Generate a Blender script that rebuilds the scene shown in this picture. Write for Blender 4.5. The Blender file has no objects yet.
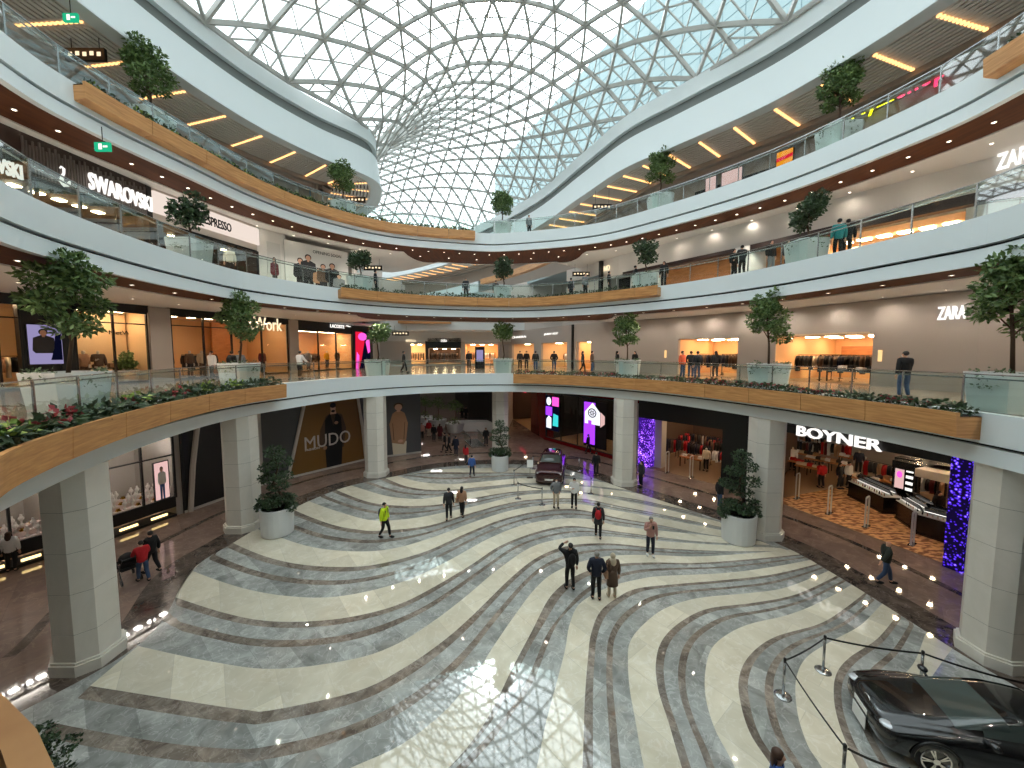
import bpy, math, random
from mathutils import Vector, Matrix
random.seed(7)
SC = bpy.context.scene
COL = SC.collection
PI = math.pi
HC = 8.7                     # eye height above the ground floor
L1, L2, L3 = 7.0, 12.6, 18.1 # gallery floors
FOC = 385.0
PT = math.radians(4.2)
HOR = 351.0
CY = HOR + FOC * math.tan(PT)

def P(u, v, z):
    """photo pixel -> point on the horizontal plane at height z"""
    dx = (u - 512) / FOC; dy = -(v - CY) / FOC
    d = (dx, math.cos(PT) + dy * math.sin(PT), -math.sin(PT) + dy * math.cos(PT))
    t = (z - HC) / d[2]
    return (d[0] * t, d[1] * t)
def PD(u, v, D):
    """photo pixel at depth D (world y) -> 3-D point"""
    dx = (u - 512) / FOC; dy = -(v - CY) / FOC
    d = (dx, math.cos(PT) + dy * math.sin(PT), -math.sin(PT) + dy * math.cos(PT))
    t = D / d[1]
    return (d[0] * t, D, HC + d[2] * t)

# ------------------------------------------------------------------ meshes
class MB:
    def __init__(s): s.v = []; s.f = []; s.m = []
    def add(s, vs, fs, m=0):
        o = len(s.v); s.v += [tuple(p) for p in vs]
        for f in fs: s.f.append([i + o for i in f]); s.m.append(m)
    def box(s, c, d, rz=0, m=0, rot=None):
        hx, hy, hz = d[0] / 2, d[1] / 2, d[2] / 2
        R = rot if rot else Matrix.Rotation(rz, 3, 'Z')
        vs = [Vector(c) + R @ Vector((x * hx, y * hy, z * hz)) for z in (-1, 1) for x, y in ((-1, -1), (1, -1), (1, 1), (-1, 1))]
        s.add(vs, [(3, 2, 1, 0), (4, 5, 6, 7), (0, 1, 5, 4), (1, 2, 6, 5), (2, 3, 7, 6), (3, 0, 4, 7)], m)
    def bar(s, a, b, w, h=None, m=0):
        a = Vector(a); b = Vector(b); d = b - a; L = d.length
        if L < 1e-6: return
        s.box((a + b) / 2, (w, h or w, L), rot=d.to_track_quat('Z', 'Y').to_matrix(), m=m)
    def tube(s, path, r, n=6, closed=False, m=0, cap=True):
        path = [Vector(p) for p in path]; N = len(path)
        rs = r if isinstance(r, (list, tuple)) else [r] * N
        o = len(s.v); up = Vector((0, 0, 1)); x = None
        for i, p in enumerate(path):
            if closed: t = path[(i + 1) % N] - path[i - 1]
            else: t = path[min(i + 1, N - 1)] - path[max(i - 1, 0)]
            t = t.normalized() if t.length > 1e-9 else Vector((0, 0, 1))
            if x is None:
                x = t.cross(up)
                if x.length < 1e-3: x = t.cross(Vector((1, 0, 0)))
            else: x = x - t * x.dot(t)
            x.normalize(); y = t.cross(x)
            for k in range(n):
                a = 2 * PI * k / n
                s.v.append(tuple(p + (x * math.cos(a) + y * math.sin(a)) * rs[i]))
        for i in range(N if closed else N - 1):
            j = (i + 1) % N
            for k in range(n):
                k2 = (k + 1) % n
                s.f.append([o + i * n + k2, o + i * n + k, o + j * n + k, o + j * n + k2]); s.m.append(m)
        if cap and not closed:
            s.f.append([o + k for k in range(n)]); s.m.append(m)
            s.f.append([o + (N - 1) * n + n - 1 - k for k in range(n)]); s.m.append(m)
    def lathe(s, prof, c=(0, 0, 0), n=16, m=0, a0=0, sx=1, sy=1):
        o = len(s.v)
        for r, z in prof:
            for k in range(n):
                a = a0 + 2 * PI * k / n
                s.v.append((c[0] + r * sx * math.cos(a), c[1] + r * sy * math.sin(a), c[2] + z))
        for i in range(len(prof) - 1):
            for k in range(n):
                k2 = (k + 1) % n
                s.f.append([o + i * n + k, o + i * n + k2, o + (i + 1) * n + k2, o + (i + 1) * n + k]); s.m.append(m)
        s.f.append([o + n - 1 - k for k in range(n)]); s.m.append(m)
        s.f.append([o + (len(prof) - 1) * n + k for k in range(n)]); s.m.append(m)
    def ball(s, c, r, n=10, k=6, m=0):
        r = r if isinstance(r, (list, tuple)) else (r, r, r)
        prof = [(max(1e-4, math.sin(PI * i / k)), -math.cos(PI * i / k)) for i in range(k + 1)]
        o = len(s.v); s.lathe(prof, (0, 0, 0), n, m)
        for i in range(o, len(s.v)):
            p = s.v[i]; s.v[i] = (c[0] + p[0] * r[0], c[1] + p[1] * r[1], c[2] + p[2] * r[2])
    def prism(s, poly, z0, z1, m=0):
        n = len(poly)
        if sum(poly[i][0] * poly[(i + 1) % n][1] - poly[(i + 1) % n][0] * poly[i][1] for i in range(n)) < 0: poly = poly[::-1]
        s.add([(p[0], p[1], z0) for p in poly] + [(p[0], p[1], z1) for p in poly],
              [list(range(n - 1, -1, -1)), list(range(n, 2 * n))] + [(i, (i + 1) % n, n + (i + 1) % n, n + i) for i in range(n)], m)
    def sweep(s, curve, prof, closed=False, m=0, ms=None, caps=False):
        """curve: plan points; prof: (outward offset, z) pairs. outward = left-hand normal flipped, see norms()"""
        ns = norms(curve, closed); o = len(s.v); n = len(prof); N = len(curve)
        for p, q in zip(curve, ns):
            for off, z in prof: s.v.append((p[0] + q[0] * off, p[1] + q[1] * off, z))
        for i in range(N if closed else N - 1):
            j = (i + 1) % N
            for k in range(n - 1):
                s.f.append([o + i * n + k, o + j * n + k, o + j * n + k + 1, o + i * n + k + 1]); s.m.append(ms[k] if ms else m)
        if caps:
            s.f.append([o + k for k in range(n)]); s.m.append(m)
            s.f.append([o + (N - 1) * n + n - 1 - k for k in range(n)]); s.m.append(m)
    def build(s, name, mats, parent=None, smooth=False, world=True):
        me = bpy.data.meshes.new(name)
        vs = s.v
        if parent is not None and world:
            L = parent.location; vs = [(p[0] - L.x, p[1] - L.y, p[2] - L.z) for p in vs]
        me.from_pydata(vs, [], s.f)
        mats = mats if isinstance(mats, (list, tuple)) else [mats]
        for x in mats: me.materials.append(x)
        if len(mats) > 1: me.polygons.foreach_set('material_index', s.m)
        if smooth: me.polygons.foreach_set('use_smooth', [True] * len(s.f))
        me.update()
        ob = bpy.data.objects.new(name, me); COL.objects.link(ob)
        if parent is not None: ob.parent = parent
        return ob

def thing(name, label, cat, loc=(0, 0, 0), rz=0, group=None):
    o = bpy.data.objects.new(name, None); COL.objects.link(o)
    o.location = loc; o.rotation_euler = (0, 0, rz); o.empty_display_size = .2
    return tag(o, label, cat, group)
def tag(o, label, cat, group=None):
    o['label'] = label; o['category'] = cat
    if group: o['group'] = group
    return o
def struct(name, mb, mats, smooth=False):
    o = mb.build(name, mats, smooth=smooth); o['kind'] = 'structure'; return o
KIDS = {}
def kids(o):
    return [c for c in o.children]
def dup(o, loc, rz=0, label=None, scale=None, group=None):
    c = o.copy(); COL.objects.link(c); c.location = loc; c.rotation_euler = (0, 0, rz)
    if scale: c.scale = scale if isinstance(scale, (tuple, list)) else (scale,) * 3
    if label: c['label'] = label
    if group: c['group'] = group
    for ch in KIDS[o.name]:
        d = ch.copy(); COL.objects.link(d); d.parent = c
        for g in KIDS.get(ch.name, []):
            e = g.copy(); COL.objects.link(e); e.parent = d
    return c
def proto(o, *parts):
    KIDS[o.name] = list(parts); return o

# ------------------------------------------------------------------ plan curves
def norms(c, closed):
    N = len(c); out = []
    for i in range(N):
        a = c[i - 1] if (closed or i > 0) else c[0]
        b = c[(i + 1) % N] if (closed or i < N - 1) else c[-1]
        tx, ty = b[0] - a[0], b[1] - a[1]; L = math.hypot(tx, ty) or 1
        out.append((-ty / L, tx / L))          # left of travel
    return out
def spline(pts, closed=False, step=.5):
    n = len(pts); dense = []
    for i in range(n if closed else n - 1):
        g = (lambda k: pts[k % n]) if closed else (lambda k: pts[min(max(k, 0), n - 1)])
        p0, p1, p2, p3 = g(i - 1), g(i), g(i + 1), g(i + 2)
        for k in range(24):
            t = k / 24
            dense.append(tuple(.5 * (2 * p1[j] + (p2[j] - p0[j]) * t + (2 * p0[j] - 5 * p1[j] + 4 * p2[j] - p3[j]) * t * t + (3 * p1[j] - p0[j] - 3 * p2[j] + p3[j]) * t ** 3) for j in range(len(p1))))
    dense.append(pts[0] if closed else pts[-1])
    return resample(dense, closed, step)
def resample(d, closed=False, step=.5, count=None):
    acc = [0]
    for a, b in zip(d, d[1:]): acc.append(acc[-1] + math.dist(a, b))
    N = (count - 1 if not closed else count) if count else max(2, round(acc[-1] / step)); out = []; j = 0
    for i in range(N + (0 if closed else 1)):
        s = acc[-1] * i / N
        while j < len(acc) - 2 and acc[j + 1] < s: j += 1
        t = (s - acc[j]) / ((acc[j + 1] - acc[j]) or 1)
        out.append(tuple(d[j][k] + (d[j + 1][k] - d[j][k]) * t for k in range(len(d[j]))))
    return out
def offs(c, d, closed=False):
    return [(p[0] + n[0] * d, p[1] + n[1] * d) for p, n in zip(c, norms(c, closed))]
def nearest(c, p):
    return min(range(len(c)), key=lambda i: math.dist(c[i][:2], p))
def sub(c, a, b, closed=True):
    i, j = nearest(c, a), nearest(c, b)
    if j >= i: return c[i:j + 1]
    return (c[i:] + c[:j + 1]) if closed else c[j:i + 1][::-1]

# ------------------------------------------------------------------ materials
M = {}
def srgb(r, g, b):
    f = lambda c: c / 12.92 if c <= .04045 else ((c + .055) / 1.055) ** 2.4
    return (f(r), f(g), f(b), 1)
def mat(name, col, rough=.5, metal=0, emit=None, es=1.0, spec=.5, vary=0, vscale=4, coat=0):
    m = bpy.data.materials.new(name); m.use_nodes = True
    nt = m.node_tree; b = nt.nodes['Principled BSDF']
    c = srgb(*col)
    b.inputs['Base Color'].default_value = c; b.inputs['Roughness'].default_value = rough
    b.inputs['Metallic'].default_value = metal; b.inputs['Specular IOR Level'].default_value = spec
    b.inputs['Coat Weight'].default_value = coat
    if emit:
        b.inputs['Emission Color'].default_value = srgb(*emit); b.inputs['Emission Strength'].default_value = es
    if vary:
        tc = nt.nodes.new('ShaderNodeTexCoord'); no = nt.nodes.new('ShaderNodeTexNoise'); no.inputs['Scale'].default_value = vscale; no.inputs['Detail'].default_value = 4
        mx = nt.nodes.new('ShaderNodeMix'); mx.data_type = 'RGBA'
        k = 1 - vary
        mx.inputs[6].default_value = (c[0] * k, c[1] * k, c[2] * k, 1)
        mx.inputs[7].default_value = tuple(min(1, x * (1 + vary)) for x in c[:3]) + (1,)
        nt.links.new(tc.outputs['Object'], no.inputs['Vector']); nt.links.new(no.outputs['Fac'], mx.inputs[0]); nt.links.new(mx.outputs[2], b.inputs['Base Color'])
    M[name] = m; return m
def ramp(nt, stops):
    r = nt.nodes.new('ShaderNodeValToRGB'); e = r.color_ramp.elements
    while len(e) < len(stops): e.new(.5)
    for x, (p, c) in zip(e, stops): x.position = p; x.color = c
    return r
def marble(name, c0, c1, vein, scale=1.2, vamt=.5, rough=.1, tiles=None):
    """polished stone: cloudy two-tone base, thin veins, slab joints"""
    m = mat(name, c0, rough, spec=.75 if rough < .2 else .5); nt = m.node_tree; b = nt.nodes['Principled BSDF']; N = nt.nodes; K = nt.links.new
    tc = N.new('ShaderNodeTexCoord')
    n1 = N.new('ShaderNodeTexNoise'); n1.inputs['Scale'].default_value = scale; n1.inputs['Detail'].default_value = 7; n1.inputs['Roughness'].default_value = .62; n1.inputs['Distortion'].default_value = 1.2
    n2 = N.new('ShaderNodeTexNoise'); n2.inputs['Scale'].default_value = scale * 1.7; n2.inputs['Detail'].default_value = 8; n2.inputs['Distortion'].default_value = .9
    K(tc.outputs['Object'], n1.inputs['Vector']); K(tc.outputs['Object'], n2.inputs['Vector'])
    r1 = ramp(nt, [(.32, srgb(*c0)), (.68, srgb(*c1))]); K(n1.outputs['Fac'], r1.inputs['Fac'])
    r2 = ramp(nt, [(.475, (0, 0, 0, 1)), (.5, (vamt,) * 3 + (1,)), (.52, (0, 0, 0, 1))]); K(n2.outputs['Fac'], r2.inputs['Fac'])
    mx = N.new('ShaderNodeMix'); mx.data_type = 'RGBA'; mx.inputs[7].default_value = srgb(*vein)
    K(r2.outputs['Color'], mx.inputs[0]); K(r1.outputs['Color'], mx.inputs[6])
    out = mx.outputs[2]
    if tiles:
        br = N.new('ShaderNodeTexBrick'); br.inputs['Scale'].default_value = 1; br.inputs['Brick Width'].default_value = tiles[0]; br.inputs['Row Height'].default_value = tiles[1]
        br.inputs['Mortar Size'].default_value = .006; tv = .3 if name in ('brown', 'grey') else .13; br.inputs['Color1'].default_value = (1 - tv,) * 3 + (1,); br.inputs['Color2'].default_value = (1 + tv * .6,) * 3 + (1,); br.inputs['Mortar'].default_value = (.8, .8, .8, 1)
        mp = N.new('ShaderNodeMapping'); mp.inputs['Rotation'].default_value = (0, 0, tiles[2]); K(tc.outputs['Object'], mp.inputs['Vector']); K(mp.outputs['Vector'], br.inputs['Vector'])
        m2 = N.new('ShaderNodeMix'); m2.data_type = 'RGBA'; m2.blend_type = 'MULTIPLY'; m2.inputs[0].default_value = 1
        K(out, m2.inputs[6]); K(br.outputs['Color'], m2.inputs[7]); out = m2.outputs[2]
    K(out, b.inputs['Base Color'])
    return m
def wood(name, c0, c1, rough=.4, stretch=(1.2, 1.2, 16)):
    m = mat(name, c0, rough); nt = m.node_tree; b = nt.nodes['Principled BSDF']; N = nt.nodes; K = nt.links.new
    tc = N.new('ShaderNodeTexCoord'); mp = N.new('ShaderNodeMapping'); mp.inputs['Scale'].default_value = stretch
    no = N.new('ShaderNodeTexNoise'); no.inputs['Scale'].default_value = 1; no.inputs['Detail'].default_value = 6; no.inputs['Distortion'].default_value = .6
    K(tc.outputs['Object'], mp.inputs['Vector']); K(mp.outputs['Vector'], no.inputs['Vector'])
    r = ramp(nt, [(.3, srgb(*c0)), (.7, srgb(*c1))]); K(no.outputs['Fac'], r.inputs['Fac']); K(r.outputs['Color'], b.inputs['Base Color'])
    return m
def glass(name, tint=(.93, .97, .96), gl=.06, rough=.02, fres=True):
    m = bpy.data.materials.new(name); m.use_nodes = True; nt = m.node_tree; N = nt.nodes; K = nt.links.new
    N.remove(N['Principled BSDF']); out = N['Material Output']
    t = N.new('ShaderNodeBsdfTransparent'); t.inputs['Color'].default_value = tint + (1,)
    g = N.new('ShaderNodeBsdfGlossy'); g.inputs['Roughness'].default_value = rough
    mx = N.new('ShaderNodeMixShader')
    if fres:
        lw = N.new('ShaderNodeFresnel'); lw.inputs['IOR'].default_value = 1.45
        ma = N.new('ShaderNodeMath'); ma.operation = 'MULTIPLY_ADD'; ma.inputs[1].default_value = .28; ma.inputs[2].default_value = gl
        K(lw.outputs[0], ma.inputs[0]); K(ma.outputs[0], mx.inputs[0])
    else: mx.inputs[0].default_value = gl
    K(t.outputs[0], mx.inputs[1]); K(g.outputs[0], mx.inputs[2]); K(mx.outputs[0], out.inputs['Surface'])
    M[name] = m; return m
def emis(name, col, s):
    m = bpy.data.materials.new(name); m.use_nodes = True; nt = m.node_tree
    nt.nodes.remove(nt.nodes['Principled BSDF']); e = nt.nodes.new('ShaderNodeEmission')
    e.inputs['Color'].default_value = srgb(*col); e.inputs['Strength'].default_value = s
    nt.links.new(e.outputs[0], nt.nodes['Material Output'].inputs['Surface']); M[name] = m; return m

mat('white', (.87, .905, .91), .35)
mat('ceil_white', (.86, .85, .83), .6)
mat('wall_taupe', (.66, .63, .60), .6)
mat('wall_beige', (.74, .70, .66), .6)
mat('dark', (.06, .058, .055), .4)
mat('black', (.025, .025, .027), .35)
mat('grey_recess', (.46, .48, .47), .6)
mat('shop_floor_dark', (.52, .40, .29), .4)
mat('groove', (.10, .11, .11), .7)
mat('steel', (.72, .73, .73), .25, 1)
mat('mullion', (.68, .68, .66), .45)
mat('slat', (.88, .86, .83), .5)
mat('slat_back', (.40, .38, .36), .8)
mat('beam', (.66, .62, .58), .5)
wood('oak', (.70, .48, .28), (.84, .63, .40))
wood('soffit_wood', (.27, .15, .09), (.36, .21, .12), .6, (6, .6, 6)); M['soffit_wood'].node_tree.nodes['Principled BSDF'].inputs['Specular IOR Level'].default_value = .15
wood('warm_panel', (.62, .38, .20), (.72, .46, .26), .5, (2, 2, 10))
marble('cream', (.82, .79, .70), (.88, .855, .775), (.94, .93, .90), 1.1, .35, .03, (2.4, 1.1, .9))
marble('grey', (.54, .55, .53), (.71, .72, .70), (.86, .86, .85), 1.6, .4, .03, (1.7, .8, .7))
marble('brown', (.40, .355, .32), (.62, .58, .53), (.74, .70, .66), 2.2, .4, .03, (1.3, .5, .5))
marble('border', (.26, .22, .20), (.42, .37, .33), (.62, .56, .52), 1.4, .4, .03, (1.5, 1.0, .3))
marble('corridor', (.50, .42, .38), (.60, .51, .46), (.74, .66, .60), .9, .3, .04, (1.6, 1.6, .78))
marble('gallery', (.56, .49, .43), (.66, .60, .54), (.84, .80, .76), .8, .35, .12)
marble('gallery_light', (.72, .70, .67), (.82, .80, .77), (.88, .86, .83), .8, .35, .12)
marble('stone', (.85, .83, .78), (.90, .88, .84), (.86, .84, .80), .6, .3, .45)
mat('joint', (.52, .50, .46), .7)
glass('skyglass', (.92, .97, .97), .03, .02, False)
glass('railglass', (.88, .94, .92), .0)
glass('shopglass', (.95, .955, .95), -.01)
emis('warm_lamp', (1, .87, .70), 26); emis('bulb', (1, .72, .44), 2.0)
emis('soft_lamp', (1, .93, .84), 6)
emis('cool_lamp', (1, .97, .94), 16); emis('spot_warm', (1, .87, .70), 180); emis('spot_cool', (1, .97, .94), 60)
# ------------------------------------------------------------------ plan of the atrium
# travel is clockwise seen from above with the void on the right, so norms() (left of travel) points out of the void
E1 = spline([(0, -.2), (-2.48, .98), (-4.1, 1.72), (-5.95, 2.9), (-7.6, 4.45), (-9.4, 6.4), (-11.2, 10), (-12.3, 13.5), (-12.75, 16.9), (-12.2, 20.2), (-10.2, 25), (-5.7, 28.4), (0, 29.2),
             (4.3, 27.6), (8.1, 24.1), (10.3, 20.5), (11.9, 16.7), (12.8, 13), (12.95, 10), (12.3, 7.2), (9.5, 3.6), (5, 1.0)], True, .4)
E2 = spline([(0, 1.4), (-5, 3.2), (-9.6, 6.4), (-11.9, 9.4), (-13.0, 13), (-13.4, 16.9), (-13.1, 20), (-11, 24), (-6.8, 27.5), (0, 29.2),
             (4.8, 27.2), (9.3, 23.0), (12.0, 18.4), (13.4, 13), (13.5, 10.5), (12, 7), (9, 4.2), (5, 2)], True, .4)
E3 = spline([(0, 0.6), (-7, 2.4), (-13, 7.4), (-15.1, 12.2), (-15.35, 15), (-14.9, 18.5), (-14.3, 22.2), (-12.5, 26), (-8.9, 29.5), (-3, 31.4), (0, 31.4),
             (5.9, 29.4), (9.7, 25.8), (13.4, 20.8), (15.3, 16.1), (15.7, 12.9), (14.5, 8), (8, 3)], True, .4)
def travel_fix(c):
    A = sum(c[i - 1][0] * c[i][1] - c[i][0] * c[i - 1][1] for i in range(len(c)))
    return c if A < 0 else c[::-1]
E1, E2, E3 = map(travel_fix, (E1, E2, E3))

def width_at(p, lvl):
    """how far a gallery reaches behind its edge: bridges are narrow at the far side on the upper floors"""
    if lvl == 1: return 16
    y0 = 27.5 if lvl == 2 else 29.5
    x0 = -9.5 if lvl == 2 else -8
    x1 = 6 if lvl == 2 else 5
    if p[1] > 18 and x0 < p[0] < x1:
        k = min(1, (p[0] - x0) / 2.5, (x1 - p[0]) / 2.5)
        return 11 + (5.0 - 11) * k
    return 11

def wood_w(p, lvl):
    w = width_at(p, lvl); return 2.1 if w > 10.9 else 2.1 + (w - 2.1) * (10.9 - w) / 6
def ring(c, f0, f1, z, mb, m=0, flip=False):
    ns = norms(c, True); N = len(c); o = len(mb.v)
    for p, n in zip(c, ns):
        a, b = f0(p), f1(p)
        mb.v.append((p[0] + n[0] * a, p[1] + n[1] * a, z)); mb.v.append((p[0] + n[0] * b, p[1] + n[1] * b, z))
    for i in range(N):
        j = (i + 1) % N; q = [o + 2 * i, o + 2 * j, o + 2 * j + 1, o + 2 * i + 1]
        mb.f.append(q if not flip else q[::-1]); mb.m.append(m)

nfl = 0
for lvl, (c, z) in enumerate(((E1, L1), (E2, L2), (E3, L3)), 1):
    k = lambda v: (lambda p: v)
    W = lambda p, l=lvl: width_at(p, l)
    f = MB(); ring(c, k(.25), W, z, f, 0, True); struct('floor', f, M['gallery'] if lvl == 1 else M['gallery_light'])
    t = MB()
    t.sweep(c, [(.35, z - 1.36), (0, z - 1.4), (.03, z - .93), (.2, z - .93), (.2, z - .84), (-.03, z - .84), (-.03, z), (.26, z)], True, ms=[0, 0, 0, 1, 0, 0, 0])
    struct('trim_%d' % lvl, t, [M['white'], M['groove']])
    s = MB(); ww = (lambda p, l=lvl: wood_w(p, l)) if lvl > 1 else k(3.4); ring(c, k(.3), ww, z - 1.37, s, 0)
    ring(c, ww, W, z - 1.41, s, 1)
    ns_ = norms(c, True); q = [(p[0] + n_[0] * (ww(p) - .01), p[1] + n_[1] * (ww(p) - .01)) for p, n_ in zip(c, ns_)]; s.sweep(q, [(0, z - 1.36), (0, z - 1.42)], True, m=1)
    struct('ceiling', s, [M['soffit_wood'] if lvl > 1 else M['ceil_white'], M['ceil_white']])
    if lvl > 1:                                   # rear face of the bridge
        r = MB(); ns = norms(c, True); rp = [(p[0] + n[0] * W(p), p[1] + n[1] * W(p)) for p, n in zip(c, ns)]
        rp = [q for q, p in zip(rp, c) if W(p) < 10.9]
        r.sweep(rp, [(0, z - 1.4), (0, z), (-.2, z), (-.2, z - 1.4)]); struct('trim_%d' % (lvl + 3), r, M['white'])

# ------------------------------------------------------------------ ground floor with its wave inlay
def px(*pts): return [P(u, v, 0) for u, v in pts]
BANDS = [  # cream bands from the far side to the near side: upper edge, lower edge (traced on the floor)
 ([(415, 474), (440, 469.5), (480, 468), (520, 468), (560, 470)], [(405, 475), (430, 472.5), (490, 472.5), (530, 473), (570, 475)]),
 ([(392, 474), (399, 476.5), (421, 482), (452, 484), (490, 481), (527, 478), (570, 479), (620, 484), (645, 488)], [(385, 478), (409, 487), (443, 490), (490, 486), (527, 483), (570, 484), (620, 489), (650, 493)]),
 ([(340, 482), (356, 487), (387, 496), (418, 499), (443, 496), (474, 491.6), (515, 486.5), (560, 485), (605, 489), (640, 494), (690, 505)], [(330, 486), (340, 491.5), (371, 502.5), (409, 506), (443, 504), (474, 498), (515, 491.6), (560, 490), (605, 495), (640, 500), (690, 511)]),
 ([(296, 494), (311, 502), (349, 515), (377, 520.6), (415, 518), (446, 512), (477, 505.6), (515, 496.5), (545, 493.5), (584, 494), (619, 500), (660, 508), (720, 522)], [(275, 498), (292, 509), (330, 524), (361, 530), (381, 530.6), (427, 526), (471, 513), (509, 503), (540, 499), (584, 499), (619, 506), (660, 514), (725, 528)]),
 ([(235, 520), (280, 537.5), (317, 548), (361, 551.5), (396, 548), (434, 537), (471, 523), (509, 511), (540, 505.6), (577, 504), (619, 511), (660, 518), (700, 526), (740, 534)], [(215, 533), (233, 543), (267, 557), (305, 565), (349, 567), (384, 563), (427, 551), (465, 534), (502, 519.5), (540, 511), (577, 509.5), (619, 518), (660, 525), (700, 533), (745, 540)]),
 ([(170, 560), (192.5, 571), (242, 588), (292, 596.5), (342, 596), (402, 582), (446, 562), (490, 538), (527, 524), (565, 518.5), (596, 520), (619, 526), (694, 534), (760, 541)], [(140, 584), (163, 593), (221, 612), (267, 621), (317, 621), (361, 615), (400, 604), (434, 587), (471, 565), (502, 545), (540, 531), (571, 526), (609, 530.5), (694, 541), (770, 545)]),
 ([(138, 646), (142, 647), (208, 661), (273, 669), (349, 660), (393, 646), (431, 623), (464, 598), (500, 568), (534, 546), (571, 537.5), (609, 536.5), (660, 541), (722, 545), (780, 548)], [(90, 686), (96, 687), (175, 699.5), (246, 710), (273, 710), (358, 691), (404, 668), (442, 642), (472, 616), (513, 576), (540, 556), (570, 545.5), (609, 543.5), (660, 548), (722, 551), (790, 551)]),
 ([(0, 775), (60, 790), (140, 803), (220, 803), (300, 789), (355, 766), (404, 743), (448, 708), (480, 668), (491, 650), (515, 615), (534, 590), (552, 574), (577, 563), (609, 556), (650, 555), (694, 556.5), (741, 554), (800, 549)], [(0, 860), (100, 880), (220, 880), (320, 855), (400, 808), (450.5, 766), (486, 721), (513, 667), (532, 631), (548, 600), (562, 585), (580, 574), (609, 565), (650, 562.5), (694, 563), (741, 560), (805, 554)]),
 ([(480, 960), (515, 850), (537, 766), (545.6, 724), (556.5, 683), (565, 650), (570, 623), (581, 602.5), (609, 587), (640, 579), (662.5, 576), (725, 573), (775, 566.5), (815, 559)], [(560, 960), (577, 850), (582.5, 766), (585, 697), (588, 658), (591, 634), (600, 612), (617, 598), (637.5, 588.5), (678, 584), (725, 580), (775, 574), (825, 562)]),
 ([(690, 960), (664, 850), (644, 768), (636, 724), (630, 691), (628, 664), (630, 642), (644, 624), (666, 608), (699, 598), (750, 593), (787.5, 587), (838, 567)], [(750, 960), (709, 850), (682, 768), (669, 724), (658, 688.5), (656, 661), (663, 639), (682, 621), (709, 608.5), (756, 602.5), (800, 593), (848, 570)]),
 ([(810, 960), (767, 850), (734, 766), (715, 729.5), (705.6, 697), (705.6, 669), (712, 648), (728, 634), (750, 624), (787.5, 615), (819, 602.5), (862, 579)], [(880, 960), (815, 850), (775, 772), (751, 735), (741, 705), (739, 677.6), (750, 655), (775, 637), (819, 624), (844, 609), (875, 585)]),
 ([(930, 960), (864, 850), (822, 768), (808, 746), (797.5, 713), (796, 680), (806, 658), (830, 642), (860, 625.6), (881, 605), (895, 592)], [(960, 930), (900, 840), (857.6, 765), (841, 729.5), (834, 699.5), (836, 675), (849, 658), (877, 639), (898, 615), (915, 600)]),
 ([(1020, 900), (935, 800), (890, 735), (880, 700), (901, 677.6), (915, 661), (926, 632.5), (935, 610)], [(1080, 900), (985, 800), (930, 740), (917, 710), (930, 680), (952, 649), (968, 630)]),
]
BORDER = spline([P(u, v, 0) for u, v in ((142, 642), (191, 571), (233, 543), (292, 509), (346, 487), (399, 475.5), (440, 467.5), (500, 464), (560, 468), (628, 490), (722, 521), (787, 548), (834, 574), (897, 613), (953, 649))]
                + [(13.2, 8), (13, 3), (9, -2), (0, -4), (-9, -2), (-13, 3), (-12.4, 7.4)], True, .4)
BORDER = travel_fix(BORDER)
fl = MB()
ns = norms(BORDER, True)
fl.prism([(-60, -20), (60, -20), (60, 110), (-60, 110)], -.3, -.004, 4)
ctr = (0, 15)
N = len(BORDER); o = len(fl.v)
fl.v.append((0, 15, 0))
for p in BORDER: fl.v.append((p[0], p[1], 0))
for i in range(N): fl.f.append([o, o + 1 + (i + 1) % N, o + 1 + i]); fl.m.append(1)
def smooth_px(e, n): return resample(spline(px(*e), False, .12), False, count=n)
def clip_in(p):     # pull a point that leaves the oval back onto it
    dx, dy = p[0] - 0, p[1] - 15
    if dy < -4 and abs(dx) < 11.6: return p
    a = math.atan2(dy, dx)
    best = min(BORDER, key=lambda q: abs((math.atan2(q[1] - 15, q[0]) - a + PI) % (2 * PI) - PI))
    R = math.hypot(best[0], best[1] - 15); r = math.hypot(dx, dy)
    k = min(1, (R + .05) / max(r, .01)); return (dx * k, 15 + dy * k)
NS = 110
ups = [[clip_in(p) for p in smooth_px(a, NS)] for a, b in BANDS]; los = [[clip_in(p) for p in smooth_px(b, NS)] for a, b in BANDS]
def strip(A, B, z, m):
    o = len(fl.v)
    for a, b in zip(A, B): fl.v.append((a[0], a[1], z)); fl.v.append((b[0], b[1], z))
    for i in range(len(A) - 1):
        for q in ([o + 2 * i, o + 2 * i + 1, o + 2 * i + 3], [o + 2 * i, o + 2 * i + 3, o + 2 * i + 2]):
            a, b, c = (fl.v[k] for k in q); ar = (b[0] - a[0]) * (c[1] - a[1]) - (b[1] - a[1]) * (c[0] - a[0])
            if abs(ar) < 1e-4: continue
            fl.f.append(q if ar > 0 else q[::-1]); fl.m.append(m)
lerp = lambda A, B, t: [(a[0] + (b[0] - a[0]) * t, a[1] + (b[1] - a[1]) * t) for a, b in zip(A, B)]
for i in range(len(BANDS)):
    strip(ups[i], los[i], .003, 0)
    if i + 1 < len(BANDS):
        strip(lerp(los[i], ups[i + 1], 0), lerp(los[i], ups[i + 1], .17), .002, 2)
        strip(lerp(los[i], ups[i + 1], .47), lerp(los[i], ups[i + 1], .62), .002, 2)
nb = offs(los[6], 0)
ring(BORDER, lambda p: 0, lambda p: 1.15, .004, fl, 3, True)
bo = [p for p in BORDER[nearest(BORDER, (-13, 8)):] + BORDER[:nearest(BORDER, (-13, 8))] if p[1] > 11]; fl.sweep(bo, [(3.5, .001), (3.2, .001)], m=3)
struct('floor', fl, [M['cream'], M['grey'], M['brown'], M['border'], M['corridor']])

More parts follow.
